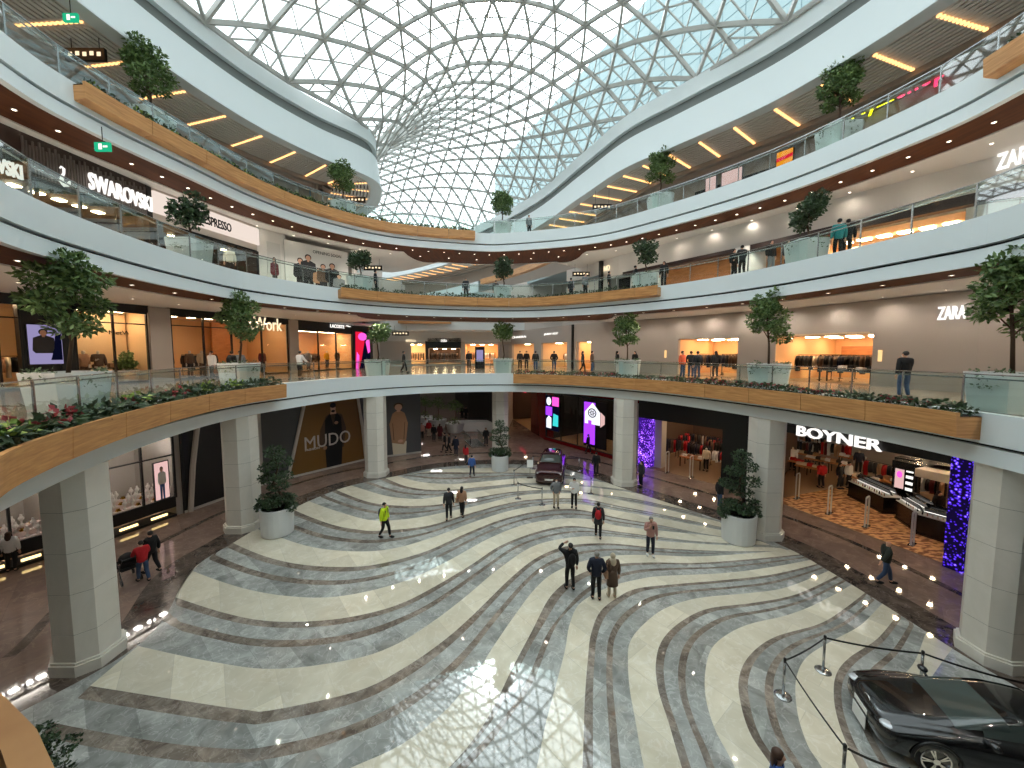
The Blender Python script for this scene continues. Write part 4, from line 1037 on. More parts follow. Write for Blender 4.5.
# ---------------------------------------------------------------- first floor, right: long plain wall of a clothing shop
WR1 = [(-14, 57), (-.5, 50), (6, 35.5), (11.5, 29), (16.3, 22.3), (18.7, 15.5), (19.6, 10), (20.5, 5)]
def solid(name, poly, u0, u1, z0, z1, m, v=350):
    ps = [hit(poly, u0, v)] + [p for p in poly if ray_k(u0, v) < p[0] / p[1] < ray_k(u1, v)] + [hit(poly, u1, v)]
    return wall(name, ps, z0, z1, m)
ZO = 9.55
solid('wall_right', WR1, 541 - 30, 1100, ZO, C1, M['wall_taupe'])
for a, c in ((567, 577), (591, 678), (738, 775), (873, 1100), (534, 541), (500, 512)): solid('wall_right', WR1, a, c, L1, ZO, M['wall_taupe'])
def opening(a, c, where, wm, dp=5, lamps=4, rails=(), z1=ZO, poly=WR1, z0=L1, fm='shop_floor', lm='warm_lamp'):
    f = frame(poly, a, c); room(f, 0, f.L, z0, z1, dp, M[wm], M[fm], M['shop_ceiling'])
    lamp_row(f, .3, f.L - .3, -dp * .35, z1 - .02, lamps, 'square lamp ' + where, 'square lamps ' + where, lm, (.5, .5))
    lamp_row(f, .3, f.L - .3, -dp * .75, z1 - .02, lamps, 'square lamp ' + where, 'square lamps ' + where, lm, (.5, .5))
    for s, d, L, cols in rails: clothes_rail(f, f.L * s, d, z0, L, cols, where, max(6, int(L * 4.5)))
    return f
dk = ('black', 'charcoal', 'navy', 'black', 'brown')
f = opening(678, 738, 'in the narrower grey-wall opening', 'shop_orange', 5, 3, ((.25, -2.6, 1.8, dk), (.8, -1.6, 1.8, dk), (.6, -4, 2.5, dk)))
f = opening(775, 873, 'in the wide grey-wall opening', 'shop_orange', 6, 4, ((.16, -2.2, 2.2, ('beige', 'charcoal', 'black')), (.46, -2.0, 1.6, dk), (.78, -1.7, 2.3, dk), (.6, -4.2, 3, dk), (.2, -4.4, 2, dk)))
display_table(f, f.L * .7, -.9, L1, 2.4, .8, .7, 'in the wide lit opening', 'lintel', 6, ('white', 'black', 'charcoal'))
for s in (.3, .9):
    b = MB(); f.box(b, f.L * s - .9, f.L * s + .9, -5.98, -5.7, L1 + .9, L1 + 2.0); struct('wall_panel', b, M['warm_panel'])
b = MB(); f.box(b, f.L * .45, f.L * .45 + .5, -5.95, -5.9, L1 + 2.0, L1 + 2.3); o = b.build('small_notice', M['dark']); tag(o, 'small dark notice high on the orange back wall of the wide opening', 'notice')
opening(541, 567, 'in the plain lit shop left of the grey wall', 'shop_cream', 4, 2, ((.3, -2.5, 1.4, ('white', 'beige', 'tan')),))
f = opening(512, 534, 'in the far shelved shop', 'shop_cream', 4, 2)
shelf_goods(f, .2, f.L - .2, -3.5, L1 + .4, 4, 'in the far shelved shop', ('white', 'tan', 'orange', 'beige'))
opening(577, 591, 'in the small grey-wall doorway', 'shop_orange', 3, 1)
sign('large white four-letter sign on the first-floor grey wall at the right', WR1, 'ZARA', 940, 968, 306, 319.5, M['sign_white'], .1, .1, bold=.012)
sign('white lettering on the grey wall behind the slender first-floor tree', WR1, 'ZARA', 617, 635, 329, 335, M['sign_white'], .06, .1, bold=.012)
sign('tiny white lettering over the shelved shop near the far middle', WR1, 'CHAKRA', 513, 527, 336, 338, M['sign_white'], .04, .1)
sign('tiny white lettering over the plain lit doorway near the far middle', WR1, 'JIMMY KEY', 545, 559, 333, 335.2, M['sign_white'], .04, .1)
b = MB(); fk = frame(WR1, 572.5, 574); fk.box(b, 0, .22, -.1, .15, L1, C1); struct('trim_9', b, M['black'])
for u in (665, 879): # recessed wall washers
    fk = frame(WR1, u, u + 3); b = MB(); fk.box(b, 0, .14, 0, .06, L1 + 1.2, L1 + 1.75); o = b.build('wall_light', M['niche_glow']); tag(o, 'small upright wall light left of the %s opening' % ('narrower' if u < 700 else 'right end past the wide'), 'wall light')
# ---------------------------------------------------------------- first floor, far facade
WF1 = [(-24, 47), (-17, 49), (-8, 51), (1.6, 51.5)]
solid('wall_back', WF1, 330, 520, 9.9, 12.6, M['ceil_white']); solid('wall_back', WF1, 380, 411, L1, 10, M['wall_beige']); solid('wall_back', WF1, 425.5, 428, L1, 10, M['dark']); solid('wall_back', WF1, 461, 465, L1, 10, M['wall_beige']); solid('wall_back', WF1, 498, 512, L1, 10, M['wall_beige'])
opening(396, 426, 'in the far shop left of the black front', 'shop_cream', 5, 3, ((.3, -2, 1.8, ('white', 'tan', 'beige')), (.7, -3, 1.8, dk)), 9.6, WF1)
f = opening(428, 461, 'in the far black-fronted shop', 'shop_dark', 5, 3, ((.25, -2, 1.8, dk), (.7, -2.5, 2, dk)), 9.0, WF1)
solid('wall_back', WF1, 428, 461, 9.0, 10.4, M['black'])
sign('small white lettering on the far black shop front', WF1, 'DESA', 441, 447, 339.5, 342, M['sign_white'], .05, .1)
sign('tiny white lettering over the far lit shop', WF1, 'MARELLA', 406, 416, 339.5, 342, M['sign_warm'], .05, .3)
f = opening(465, 498, 'in the far shop right of the black front', 'shop_orange', 5, 3, ((.25, -2, 1.8, dk), (.7, -2.5, 2, ('black', 'white', 'tan'))), 9.6, WF1)
b = MB(); k_ = thing('information_kiosk', 'tall black information kiosk with a lit screen beyond the far balcony', 'kiosk', (*P(480, 369, L1), L1))
b.box((0, 0, 1.05), (.9, .3, 2.08)); b.build('kiosk_body', M['black'], k_, world=False); b = MB(); b.box((0, -.155, 1.25), (.62, .01, 1.1)); b.build('kiosk_screen', M['led_lilac'], k_, world=False)

# ---------------------------------------------------------------- second floor, left
WL2 = [(-21, 4), (-18.5, 8), (-17.8, 15.7), (-17.7, 19.4), (-16.6, 25), (-15.6, 27), (-12.4, 31), (-14.5, 36), (-22, 42)]
C2 = 16.65
mat('dark_wood', (.20, .14, .11), .5, vary=.4, vscale=9)
f = header(WL2, -60, 156, 15.2, C2 + .05, M['dark_wood']); glazed('dark crystal shop front behind glass at the upper left', f, 0, f.L, L2, 15.2, 5, M['dark'])
room(f, 0, f.L, L2, 15.2, 4, M['shop_dark'], M['shop_floor'], M['dark_ceiling'])
lamp_row(f, f.L * .3, f.L - .5, -1.5, 15.15, 6, 'warm spot lamp in the crystal shop ceiling', 'spot lamps of the crystal shop', 'warm_lamp', (.32, .32))
for k, s in enumerate((.62, .74, .88)):
    display_table(f, f.L * s, -1.2, L2, 1.2, .6, .9, 'in the crystal shop', 'lintel', 3, ('white', 'cream', 'red'))
mat('slat_grey', (.42, .38, .36), .5)
b = MB()
for k in range(46): b.bar(f.pt(f.L * .35 + k * f.L * .65 / 46, .07, 15.25), f.pt(f.L * .35 + k * f.L * .65 / 46, .07, C2 - .1 - .3 * ((k * 7) % 5) / 5), .06, .05)
o = b.build('trim_10', M['slat_grey']); o['kind'] = 'structure'
def slope_sign(label, poly, txt, u0, u1, v0t, v0b, m, **k): return sign(label, poly, txt, u0, u1, v0t, v0b, m, **k)
sign('glowing white lettering on the dark slatted front at the upper left', WL2, 'SWAROVSKI', 85, 147, 184.5, 200.5, M['sign_white'], .08, .16, bold=.012)
sign('cut-off white lettering at the left edge of the upper left shop front', WL2, 'SWAROVSKI', -60, 16, 152, 168, M['sign_white'], .08, .16, bold=.012)
fk = frame(WL2, 69, 80); zc = zat(fk.A.y, 178)
t = thing('swan_emblem', 'small glowing white curved bird emblem left of the lettering on the dark slatted front', 'emblem', tuple(fk.pt(0, .2, zc)))
b = MB(); b.tube([fk.pt(fk.L * x, .2, zc + z) for x, z in ((.1, .38), (.25, .46), (.45, .42), (.42, .24), (.2, .06), (.15, -.1), (.4, -.2), (.75, -.14), (.95, .05))], [.02, .04, .045, .04, .05, .07, .09, .07, .02], 7); b.build('emblem_body', M['sign_white'], t)
pillar('wall_pillar', WL2, 155, 159.5, L2, C2, M['dark'])
f = header(WL2, 159, 262, 15.15, C2 + .05, M['wall_beige'], .0); room(f, 0, f.L, L2, 15.1, 4, M['shop_dark'], M['shop_floor'], M['dark_ceiling'])
glazed('dark coffee shop front under the glowing white sign band', f, 0, f.L, L2, 15.1, 4, M['dark']); lamp_row(f, .5, f.L - .5, -1.5, 15.05, 5, 'warm spot lamp in the coffee shop ceiling', 'spot lamps of the coffee shop', 'warm_lamp', (.2, .2))
emis('sign_panel_white', (1, .93, .88), .62)
sign('glowing white sign band with dark coffee shop lettering at the upper left', WL2, 'NESPRESSO', 196, 228, 218.5, 227.5, M['dark'], .03, .2, band=(2.2, 2.0, .22, .3, M['sign_panel_white']), bold=.02)
q = f.pt(f.L * .6, -.8, 0); shelf_goods(f, f.L * .4, f.L - .4, -3.4, L2 + .3, 4, 'in the coffee shop', ('burgundy', 'tan', 'navy', 'black', 'white'), 10)
solid('wall_left', WL2, 262, 356, L2, C2, M['ceil_white'])
wall('wall_left', [(-12.4, 31), (-14.5, 36), (-22, 42)], L2, C2, M['ceil_white'])
mat('hoard_white', (.80, .80, .78), .6)
fr = frame(WL2, 288, 350); t = thing('hoarding', 'pale shop hoarding printed with a group of people below opening soon lettering', 'hoarding', tuple(fr.pt(fr.L / 2, .1, L2)))
b = MB(); fr.box(b, 0, fr.L, .0, .1, L2, 16.3); b.build('hoarding_panel', M['hoard_white'], t); scr = (t, fr, L2, 16.3, .1)
text_mesh('OPENING SOON', fr.L * .46, .22, .01, 'lettering', M['dark'], t, fr.pt(fr.L * .42, 0, 15.75), fr, .105)
for x, h, w, c, l in ((.22, .62, .13, 'black', 'black'), (.34, .70, .15, 'charcoal', 'black'), (.50, .50, .12, 'tan', 'black'), (.57, .58, .13, 'brown', 'charcoal'), (.72, .62, .15, 'black', 'black'), (.83, .44, .13, 'grey', 'black')):
    figure(scr, x, .02, h * 1.12, w * 1.5, c, l)
fr = frame(WL2, 271, 284); t = thing('poster_panel', 'narrow white poster panel with a dark red figure left of the opening soon hoarding', 'poster', tuple(fr.pt(fr.L / 2, .06, L2)))
b = MB(); fr.box(b, 0, fr.L, 0, .06, L2, 15.9); b.build('poster_board', M['hoard_white'], t); figure((t, fr, L2, 15.9, .06), .5, .05, .66, .6, 'burgundy', 'charcoal')

# ---------------------------------------------------------------- second floor, right
WR2 = [(-2, 50), (7, 37), (9, 33), (15.5, 23.3), (20.2, 16), (21.3, 8), (21.5, 4)]
solid('wall_right', WR2, 600, 1100, 15.05, C2 + .1, M['ceil_white'])
solid('wall_right', WR2, 566, 600, 15.6, C2 + .1, M['ceil_white'])
for a, c in ((566, 606), (629, 658), (955, 1100)): solid('wall_right', WR2, a, c, L2, 15.1, M['ceil_white'])
f = frame(WR2, 658, 812); b = MB(); f.box(b, 0, f.L, -.6, -.35, L2, 15.1); struct('wall_panelling', b, M['warm_panel'])
f = frame(WR2, 606, 629); b = MB(); f.box(b, 0, f.L, -1.6, -1.4, L2, 15.1); struct('wall_recess', b, M['dark'])
f = opening(658, 735, 'in the orange wood opening on the second floor', 'warm_panel', 4, 4, (), 14.9, WR2, L2)
for k in range(5):
    b = MB(); f.box(b, f.L * (.12 + k * .19), f.L * (.12 + k * .19) + .6, -.345 - 3.6, -.3 - 3.6, L2 + 1.1 + (k % 2) * .6, L2 + 1.16 + (k % 2) * .6); o = b.build('wall_light', M['lamp_strip']); tag(o, 'slim warm light strip on the orange wood shop wall', 'wall light', 'slim strips on the orange wood wall')
f = opening(812, 955, 'behind the glass rail in the brown second-floor shop', 'warm_panel', 5, 6, (), 14.7, WR2, L2)
for k in range(8):
    b = MB(); f.box(b, f.L * (.05 + k * .12), f.L * (.05 + k * .12) + .7, -4.7, -4.6, L2 + .7 + (k % 3) * .6, L2 + .76 + (k % 3) * .6); o = b.build('wall_light', M['lamp_strip']); tag(o, 'slim warm light strip in the brown second-floor shop', 'wall light', 'slim strips in the brown shop')
for u, s in ((745, 1.0),):
    p = hit(WR2, u); b = MB(); b.lathe([(s, L2 + .01), (s, 15.1)], (p[0] + .2, p[1] + .3, 0), 24); o = b.build('wall_drum', M['ceil_white'], smooth=True); o['kind'] = 'structure'
b = MB(); fr = frame(WR2, 625, 735); fr.box(b, 0, fr.L, 0, .5, 14.9, 15.12); fr = frame(WR2, 735, 1060); fr.box(b, 0, fr.L, 0, .5, 14.7, 15.12); struct('trim_11', b, M['lintel'])
sign('large white four-letter sign cut off at the right edge of the second floor', WR2, 'ZARA', 1000, 1042, 149, 166, M['sign_white'], .1, .12, bold=.012)
sign('small white lettering on the white second-floor wall near the bridge', WR2, 'NO', 605, 611, 265.5, 271, M['sign_warm'], .06, .1, bold=.012)
b = MB(); fr = frame(WR2, 600, 602.5); fr.box(b, 0, .3, 0, .3, L2, C2); struct('trim_12', b, M['black'])

# ---------------------------------------------------------------- third floor walls
RL3 = offs(RL, 5.1); RR3 = offs(RR, 5.1)
wall('wall_left', RL3[::3], L3, ZR + .3, M['beam']); wall('wall_right', RR3[::3], L3, ZR + .3, M['beam'])
W3L = RL3[::3]; W3R = RR3[::3]
def sign3(label, poly, txt, u0, u1, vt, vb, m, **k):
    return sign(label, poly, txt, u0, u1, vt, vb, m, **k)
mat('shop_white', (.82, .82, .80), .6)

# ---------------------------------------------------------------- far second void and the closing walls
wall('wall_back', [(-30, 44), (-36, 58), (-26, 78), (10, 78), (24, 60), (26, 40)], 0, ZR + 4, M['wall_beige'])
wall('wall_front', [(26, 40), (30, 12), (26, -14), (-26, -14), (-32, 10), (-30, 44)], 0, ZR + 4, M['wall_taupe'])  # unseen outer walls, added to keep sky light from leaking into the galleries
b = MB(); b.prism([(-30, 45.5), (1.5, 46.5), (1.5, 52.5), (-30, 52.5)], L2 - 1.4, L2); struct('trim_15', b, M['white'])
b = MB(); b.prism([(-13.2, 44.9), (-7.2, 45.2), (-7.2, 46), (-13.2, 46)], L2 - .7, L2); o = b.build('wood_planter', M['oak']); tag(o, 'short oak planter on the far second-floor gallery beyond the bridge', 'planter')
for lv, dz in ((L2, 0), (L3, 0)):
    b = MB(); c_ = offs(RR, -.4)[:70] if lv == L2 else offs(RR, -.2)[:70]
    c_ = [p for p in c_ if p[1] > 36]
    b.sweep(c_, [(5, lv - 1.4), (0, lv - 1.4), (0, lv), (5, lv)]); struct('trim_16' if lv == L2 else 'trim_17', b, M['white'])
    c2 = [p for p in RL if p[1] > 36]
    b = MB(); b.sweep(c2, [(5, lv - 1.4), (0, lv - 1.4), (0, lv), (5, lv)]); struct('trim_18' if lv == L2 else 'trim_19', b, M['white'])

c_ = [p for p in offs(RR, -.2) if 37.5 < p[1] < 52]
t = thing('wood_planter', 'oak planter on the far third-floor edge seen through the gap above the bridge', 'planter', (c_[0][0], c_[0][1], L3))
b = MB(); b.sweep(c_, [(0, L3 - .7), (-.45, L3 - .65), (-.45, L3 + .02), (0, L3 + .02)], caps=True); b.build('wood_panel', M['oak'], t)
# ---------------------------------------------------------------- third floor signs
sign('large blue lettering on the third-floor wall near the rounded tip at the left', W3L, 'carters', 309, 334, 189, 201, mat('sign_blue', (.36, .55, .72), .5), .06, .1, bold=.012)
sign('white two-letter sign on the third-floor wall at the left', W3L, 'B&G', 199, 215, 138, 149, M['sign_white'], .05, .12, bold=.012)
sign('glowing yellow toy shop lettering on the third floor at the right', W3R, 'Toyzz', 852, 897, 97, 117, M['sign_yellow'], .06, .3, bold=.012)
sign('glowing pink toy shop lettering on the third floor at the right', W3R, 'Shop', 902, 950, 70, 95, M['sign_pink'], .06, .3, bold=.012)
def opening3(poly, a, c, where, wm, z1=20.6, dp=4, lm='cool_lamp', cols=('white', 'red', 'blue', 'yellow')):
    f = frame(poly, a, c); b = MB(); f.box(b, 0, f.L, .0, .06, L3, z1); struct('wall_panel', b, M[wm]); return f
for a, c, wm in ((690, 770, 'dark'), (780, 838, 'shop_white'), (842, 960, 'shop_white'), (968, 1100, 'dark')): opening3(W3R, a, c, '', wm)
for a, c, wm in ((120, 196, 'dark'), (222, 290, 'shop_white'), (296, 352, 'shop_white')): opening3(W3L, a, c, '', wm)
emis('poster_orange', (1, .62, .12), .7)
scr = led_screen('small glowing orange and red poster on the third floor at the right', W3R, 778, 794, 151, 166, 'poster_orange', .2); art(scr, 'printed_band', M['led_red'], [(0, .35), (1, .45), (1, .7), (0, .6)])
for u, p in ((712, 0), (728, 1), (738, 0)):
    scr = led_screen('glowing peach shop window poster on the third floor, %s' % ('at the right end of its row' if u == 738 else 'second of its row' if u == 728 else 'at the left end of its row'), W3R, u - 5, u + 5, 178 - (u - 712) * .35, 191 - (u - 712) * .35, 'led_rose', .2)
# hanging direction signs
def hanging(label, u, v, z, w, h, D):
    x, y, z0 = PD(u, v, D); t = thing('hanging_sign', label, 'sign', (x, y, z0))
    b = MB(); b.box((0, 0, 0), (w, .12, h)); b.build('sign_box', M['black'], t, world=False)
    b = MB()
    for s in (-.35, .35): b.bar((w * s, 0, h / 2), (w * s, 0, z - z0), .02)
    b.build('hanger', M['black'], t, world=False)
    b = MB()
    for k in range(5): b.box((-w * .36 + k * w * .18, -.063, .03 * (k % 2)), (w * .1, .006, h * .34))
    b.build('pictogram', M['sign_warm'], t, world=False)
hanging('black hanging direction sign under the left third-floor slatted ceiling', 86, 55, ZR + .15, 1.7, .5, 17.5)
hanging('black hanging direction sign near the rounded tip of the left slatted ceiling', 356, 200, ZR + .15, 1.6, .45, 33.5)
hanging('black hanging direction sign under the right slatted ceiling near the bridge', 602, 207, ZR + .15, 1.6, .45, 33)
hanging('black hanging direction sign on the second floor beside the opening soon hoarding', 373, 268, C2, 1.6, .4, 34)
hanging('black hanging direction sign on the second floor right of the bridge', 581, 274, C2, 1.6, .4, 36)
hanging('black hanging direction sign at the far first-floor corridor', 400.5, 333.5, C1 + .3, 1.8, .45, 42)
def exit_sign(label, u, v, D, z):
    x, y, z0 = PD(u, v, D); t = thing('exit_sign', label, 'sign', (x, y, z0)); b = MB(); b.box((0, 0, 0), (.55, .08, .3)); b.build('sign_box', emis('exit_green' , (.12, .62, .45), 1.0) if 'exit_green' not in M else M['exit_green'], t, world=False)
    b = MB(); b.box((-.06, -.043, 0), (.12, .005, .2)); b.box((.12, -.043, 0), (.16, .005, .06)); b.build('running_figure', M['sign_white'], t, world=False)
    b = MB(); b.bar((0, 0, .15), (0, 0, z - z0), .02); b.build('hanger', M['black'], t, world=False)
exit_sign('small green exit sign under the left third-floor slatted ceiling', 71, 18, 15.5, ZR + .15)
exit_sign('small green exit sign under the wood soffit above the upper left shops', 103, 147, 14.4, L3 - 1.4)

# ---------------------------------------------------------------- ground floor, left
WGL = [(-26, 5), (-21, 12.5), (-19.3, 16), (-18.3, 17.7), (-17.6, 20.4), (-17, 23.1), (-15.4, 26.2), (-11.6, 30.5), (-7.4, 32.8)]
C0 = 5.6
mat('jewel_pink', (.90, .82, .80), .4); mat('jewel_gold', (.83, .66, .32), .25, 1); mat('bust', (.92, .90, .88), .4)
def jewellery(a, c, label, seed):
    f = frame(WGL, a, c, 500); rng = random.Random(seed)
    room(f, 0, f.L, 0, C0, 3.2, M['wall_taupe'], M['shop_floor'], M['shop_ceiling'], 'wall_shop')
    b = MB(); f.box(b, 0, f.L, -.9, .02, 0, .12); f.box(b, 0, f.L, -.9, 0, .5, 1.0); struct('wall_plinth', b, M['dark'])
    b = MB(); f.box(b, .1, f.L - .1, -.5, -.45, .14, .48); struct('trim_13', b, M['lamp_strip']) if False else None
    for k in range(2):
        b = MB(); s = f.L * (.15 + .45 * k); f.box(b, s, s + f.L * .25, -.06, .0, .2, .3); o = b.build('plinth_light', M['lamp_strip']); tag(o, 'warm glowing strip in the plinth under ' + label, 'light', 'plinth strips under ' + label)
    t = thing('display_deck', 'sloping pale display deck in ' + label, 'display', tuple(f.pt(f.L / 2, -.5, 1.0))); b = MB()
    for r in range(3): f.box(b, .1, f.L - .1, -.85 + r * .27, -.58 + r * .27, 1.001, 1.5 - r * .18)
    b.build('deck', M['jewel_pink'], t)
    n = 0
    for r in range(3):
        for k in range(int(f.L / .25)):
            s = .25 + k * .25 + rng.uniform(-.05, .05); z = 1.5 - r * .18 + .002; q = f.pt(s, -.72 + r * .27, z); b = MB()
            if s > f.L - .2: break
            if (k + r) % 3: b.lathe([(.06, 0), (.07, .03), (.025, .07), (.034, .17), (.085, .24), (.09, .30), (.04, .38), (.04, .45)], tuple(q), 8); b.build('x', M['bust']); o = bpy.data.objects['x']; o.name = 'necklace_bust'; lab, g = 'white necklace bust on the deck in ' + label, 'necklace busts in ' + label
            else: f.box(b, s - .08, s + .08, -.8 + r * .27, -.64 + r * .27, z, z + .05); f.box(b, s - .05, s + .05, -.77 + r * .27, -.67 + r * .27, z + .05, z + .12); o = b.build('jewel_box', M['jewel_gold']); lab, g = 'golden jewel box on the deck in ' + label, 'jewel boxes in ' + label
            tag(o, lab, 'jewellery', g)
    lamp_row(f, .3, f.L - .3, -.6, C0 - .35, 4, 'white spot lamp over ' + label, 'spot lamps over ' + label, 'spot_cool', (.24, .24))
    glazed('tall glass front of ' + label, f, 0, f.L, 1.0, C0 - .3, 2, M['dark'], 3.3)
    return f
f = jewellery(-40, 48, 'the left jewellery window', 1); f = jewellery(106, 176, 'the right jewellery window', 2)
scr = led_screen('upright glowing pink poster of a woman in blue in the right jewellery window', WGL, 154, 168, 462.5, 499, 'led_rose', .06); figure(scr, .5, .0, .88, .55, 'white', 'blue', hair='hair_brown')
pillar('wall_pillar', WGL, 175, 180, 0, C0, M['black'])
solid('wall_left', WGL, 48, 106, 0, C0, M['wall_taupe'], 500); solid('wall_left', WGL, 176, 421, 0, C0, M['wall_taupe'], 460)
mat('hoard_rib', (.78, .75, .72), .5); mat('hoard_grey', (.42, .40, .39), .5)
def hoarding(label, a, c, pm, v=460, kerb=True):
    f = frame(WGL, a, c, v); t = thing('hoarding', label, 'hoarding', tuple(f.pt(f.L / 2, .08, 0)))
    b = MB(); f.box(b, 0, f.L, .01, .08, .0, C0 - .01); b.build('hoarding_panel', pm, t)
    b = MB(); f.box(b, 0, f.L, .08, .14, .006, .14); b.build('white_kerb', M['hoard_rib'], t)
    return t, f, 0.0, C0, .08
h = hoarding('near-black shop hoarding with a pale cloth shape at its right, beside the jewellery window', 180, 262, M['hoard_dark'])
art(h, 'printed_cloth', M['hoard_rib'], [(.86, 1), (.78, .72), (.66, .52), (.60, .36), (.68, .27), (.86, .25), (.9, .1), (1, .1), (1, 1)])
rb = MB(); fr = h[1]; rb.tube([fr.pt(.25, .16, 0), fr.pt(.5, .16, 2.5), fr.pt(1.0, .16, C0)], .13, 6); rb.build('arch_rib', M['hoard_rib'], h[0])
h = hoarding('ochre brown shop hoarding with white lettering over a printed man', 262, 368, M['ochre'])
t, fr, z0, z1, off = h
art(h, 'printed_grey', M['print_grey'], [(0, 0), (.18, 0), (.24, .3), (.36, 1), (0, 1)]); art(h, 'printed_grey', M['print_grey'], [(.97, .0), (1, 0), (1, 1), (.90, 1)])
for p in (((.19, 0), (.25, .3), (.38, 1)), ((.965, 0), (.935, .5), (.885, 1))):
    rb = MB(); rb.tube([fr.pt(x * fr.L, .13, z0 + y * (z1 - z0)) for x, y in p], .11, 6); rb.build('arch_rib', M['hoard_rib'], t)
YS = .86
art(h, 'printed_jacket', M['bark'], [(.50, .62), (.56, .82), (.63, .87), (.72, .82), (.76, .60), (.73, .30), (.52, .32), (.49, .42)])
art(h, 'printed_vest', CL['black'], [(.54, .40), (.55, .76), (.60, .86), (.63, .66), (.66, .86), (.71, .78), (.72, .40), (.70, .0), (.55, .0)])
art(h, 'printed_face', M['skin'], ell(.632, .93, .026, .06), [(.60, .84), (.665, .84), (.655, .9), (.61, .9)]); art(h, 'printed_hair', M['hair_dark'], ell(.632, .975, .03, .04), ell(.632, .885, .02, .02))
art(h, 'printed_hands', M['skin_dark'], ell(.54, .34, .02, .03), ell(.66, .70, .02, .025))
YS = 1.0
zt = lambda u, v: zat(hit(WGL, u, v)[1], v)
sA, sB_ = [(Vector((*hit(WGL, u, 440), 0)) - fr.A).dot(fr.d) for u in (302, 349)]
text_mesh('MUDO', sB_ - sA, zt(325, 433) - zt(325, 445.5), .03, 'lettering', M['hoard_rib'], t, fr.pt(sA, 0, zt(325, 445.5)), fr, .10)
text_mesh('FASHION', (sB_ - sA) * .3, .16, .02, 'lettering', M['hoard_rib'], t, fr.pt(sA, 0, zt(309, 449.5)), fr, .10, 0, .03)
h = hoarding('dark grey shop hoarding printed with a person in a beige sweater', 368, 421, M['print_grey'])
YS = .80
art(h, 'printed_trousers', CL['cream'], [(.46, .0), (.70, .0), (.72, .26), (.44, .26)]); art(h, 'printed_sweater', CL['tan'], [(.44, .25), (.40, .6), (.46, .79), (.54, .845), (.61, .845), (.69, .79), (.75, .6), (.71, .28), (.66, .2)]); art(h, 'printed_fold', CL['brown'], [(.47, .3), (.455, .62), (.465, .62), (.485, .3)]); art(h, 'printed_fold', CL['brown'], [(.66, .3), (.685, .62), (.695, .62), (.675, .3)])
art(h, 'printed_hair', M['hair_brown'], ell(.575, .93, .09, .06)); art(h, 'printed_face', M['skin'], ell(.575, .905, .07, .06), [(.54, .82), (.61, .82), (.6, .87), (.55, .87)]); art(h, 'printed_hands', M['skin'], ell(.60, .27, .05, .03)); YS = 1.0

# ---------------------------------------------------------------- ground floor, middle and right
WGR = [(-.2, 50), (1.6, 43), (3.4, 37.2), (8, 30.7), (10.1, 28.4), (13.6, 25), (15.3, 21.75), (17.6, 15.5), (18.8, 12), (20, 8), (20.5, 4)]
def shop0(a, c, where, z1, dp, wm, fm, cm, lamps, lm='warm_lamp', v=450, rows=(.3, .75)):
    f = frame(WGR, a, c, v); room(f, 0, f.L, 0, z1, dp, M[wm], M[fm], M[cm])
    for r in rows: lamp_row(f, .4, f.L - .4, -dp * r, z1 - .02, lamps, 'square lamp ' + where, 'square lamps ' + where, lm, (.3, .3))
    return f
f = shop0(513, 533, 'in the gift shop left of the red shop front', 4.6, 4, 'shop_dark', 'shop_floor', 'dark_ceiling', 3); header(WGR, 513, 533, 4.6, C0, M['lintel'])
shelf_goods(f, .2, f.L - .3, -2.6, .3, 6, 'in the gift shop', ('red', 'orange', 'white', 'tan', 'burgundy', 'black'), 9, .55)
b = MB(); f.box(b, 0, f.L * .3, -1, -.9, 3.6, 4.0); o = b.build('red_sign', M['led_red']); tag(o, 'small glowing red sign in the gift shop left of the red shop front', 'sign')
pillar('wall_pillar', WGR, 532, 546.5, 0, C0, M['red_gloss'], -.8, .1); header(WGR, 546, 640, 4.75, C0, M['red_gloss'])
f = shop0(546, 616, 'behind the dark glass of the red shop front', 4.7, 5, 'dark', 'shop_floor', 'dark_ceiling', 4)
glazed('dark glass front of the red shop with bright screens behind it', f, 0, f.L, .25, 4.75, 4, M['dark'])
b = MB(); f.box(b, -.2, f.L + .2, -.2, .12, 0, .28); struct('trim_14', b, M['red_gloss'])
scr = led_screen('glowing screen of pink, violet and cyan picture blocks on the red shop front', WGR, 547.5, 561, 396, 430, 'led_navy', .25)
art(scr, 'picture_pink', M['led_pink'], [(.5, .72), (.98, .72), (.98, .98), (.5, .98)]); art(scr, 'picture_violet', M['led_purple'], [(.02, .42), (.5, .42), (.5, .68), (.02, .68)]); art(scr, 'picture_cyan', M['led_cyan'], [(.55, .14), (.95, .14), (.95, .46), (.6, .5)])
art(scr, 'picture_white', M['led_white'], ell(.25, .84, .18, .12), [(.08, .05), (.45, .05), (.45, .36), (.25, .42), (.08, .3)])
scr = led_screen('tall violet screen with a white house shape and rosette on the red shop front', WGR, 586, 608, 402, 447, 'black', .25)
art(scr, 'violet_banner', M['led_purple'], [(.0, .05), (.52, .05), (.52, .98), (.0, .98)]); art(scr, 'white_house', M['led_white'], [(.04, .5), (.2, .5), (.2, .58), (.36, .58), (.36, .5), (.74, .5), (.74, .78), (.4, .98), (.04, .76)])
art(scr, 'house_side', M['led_rose'], [(.76, .46), (.95, .55), (.95, .72), (.76, .8)])
art(scr, 'rosette_ring', M['black'], [*ell(.38, .75, .2, .105)]); art(scr, 'rosette_face', M['led_white'], ell(.38, .75, .15, .08)); art(scr, 'rosette_petals', M['black'], *[ell(.38 + .085 * math.cos(a), .75 + .045 * math.sin(a), .035, .022, 10) for a in (0, 1.05, 2.1, 3.14, 4.2, 5.25)], ell(.38, .75, .03, .016, 10))
solid('wall_right', WGR, 616, 639, 0, C0, M['wall_taupe'], 450)
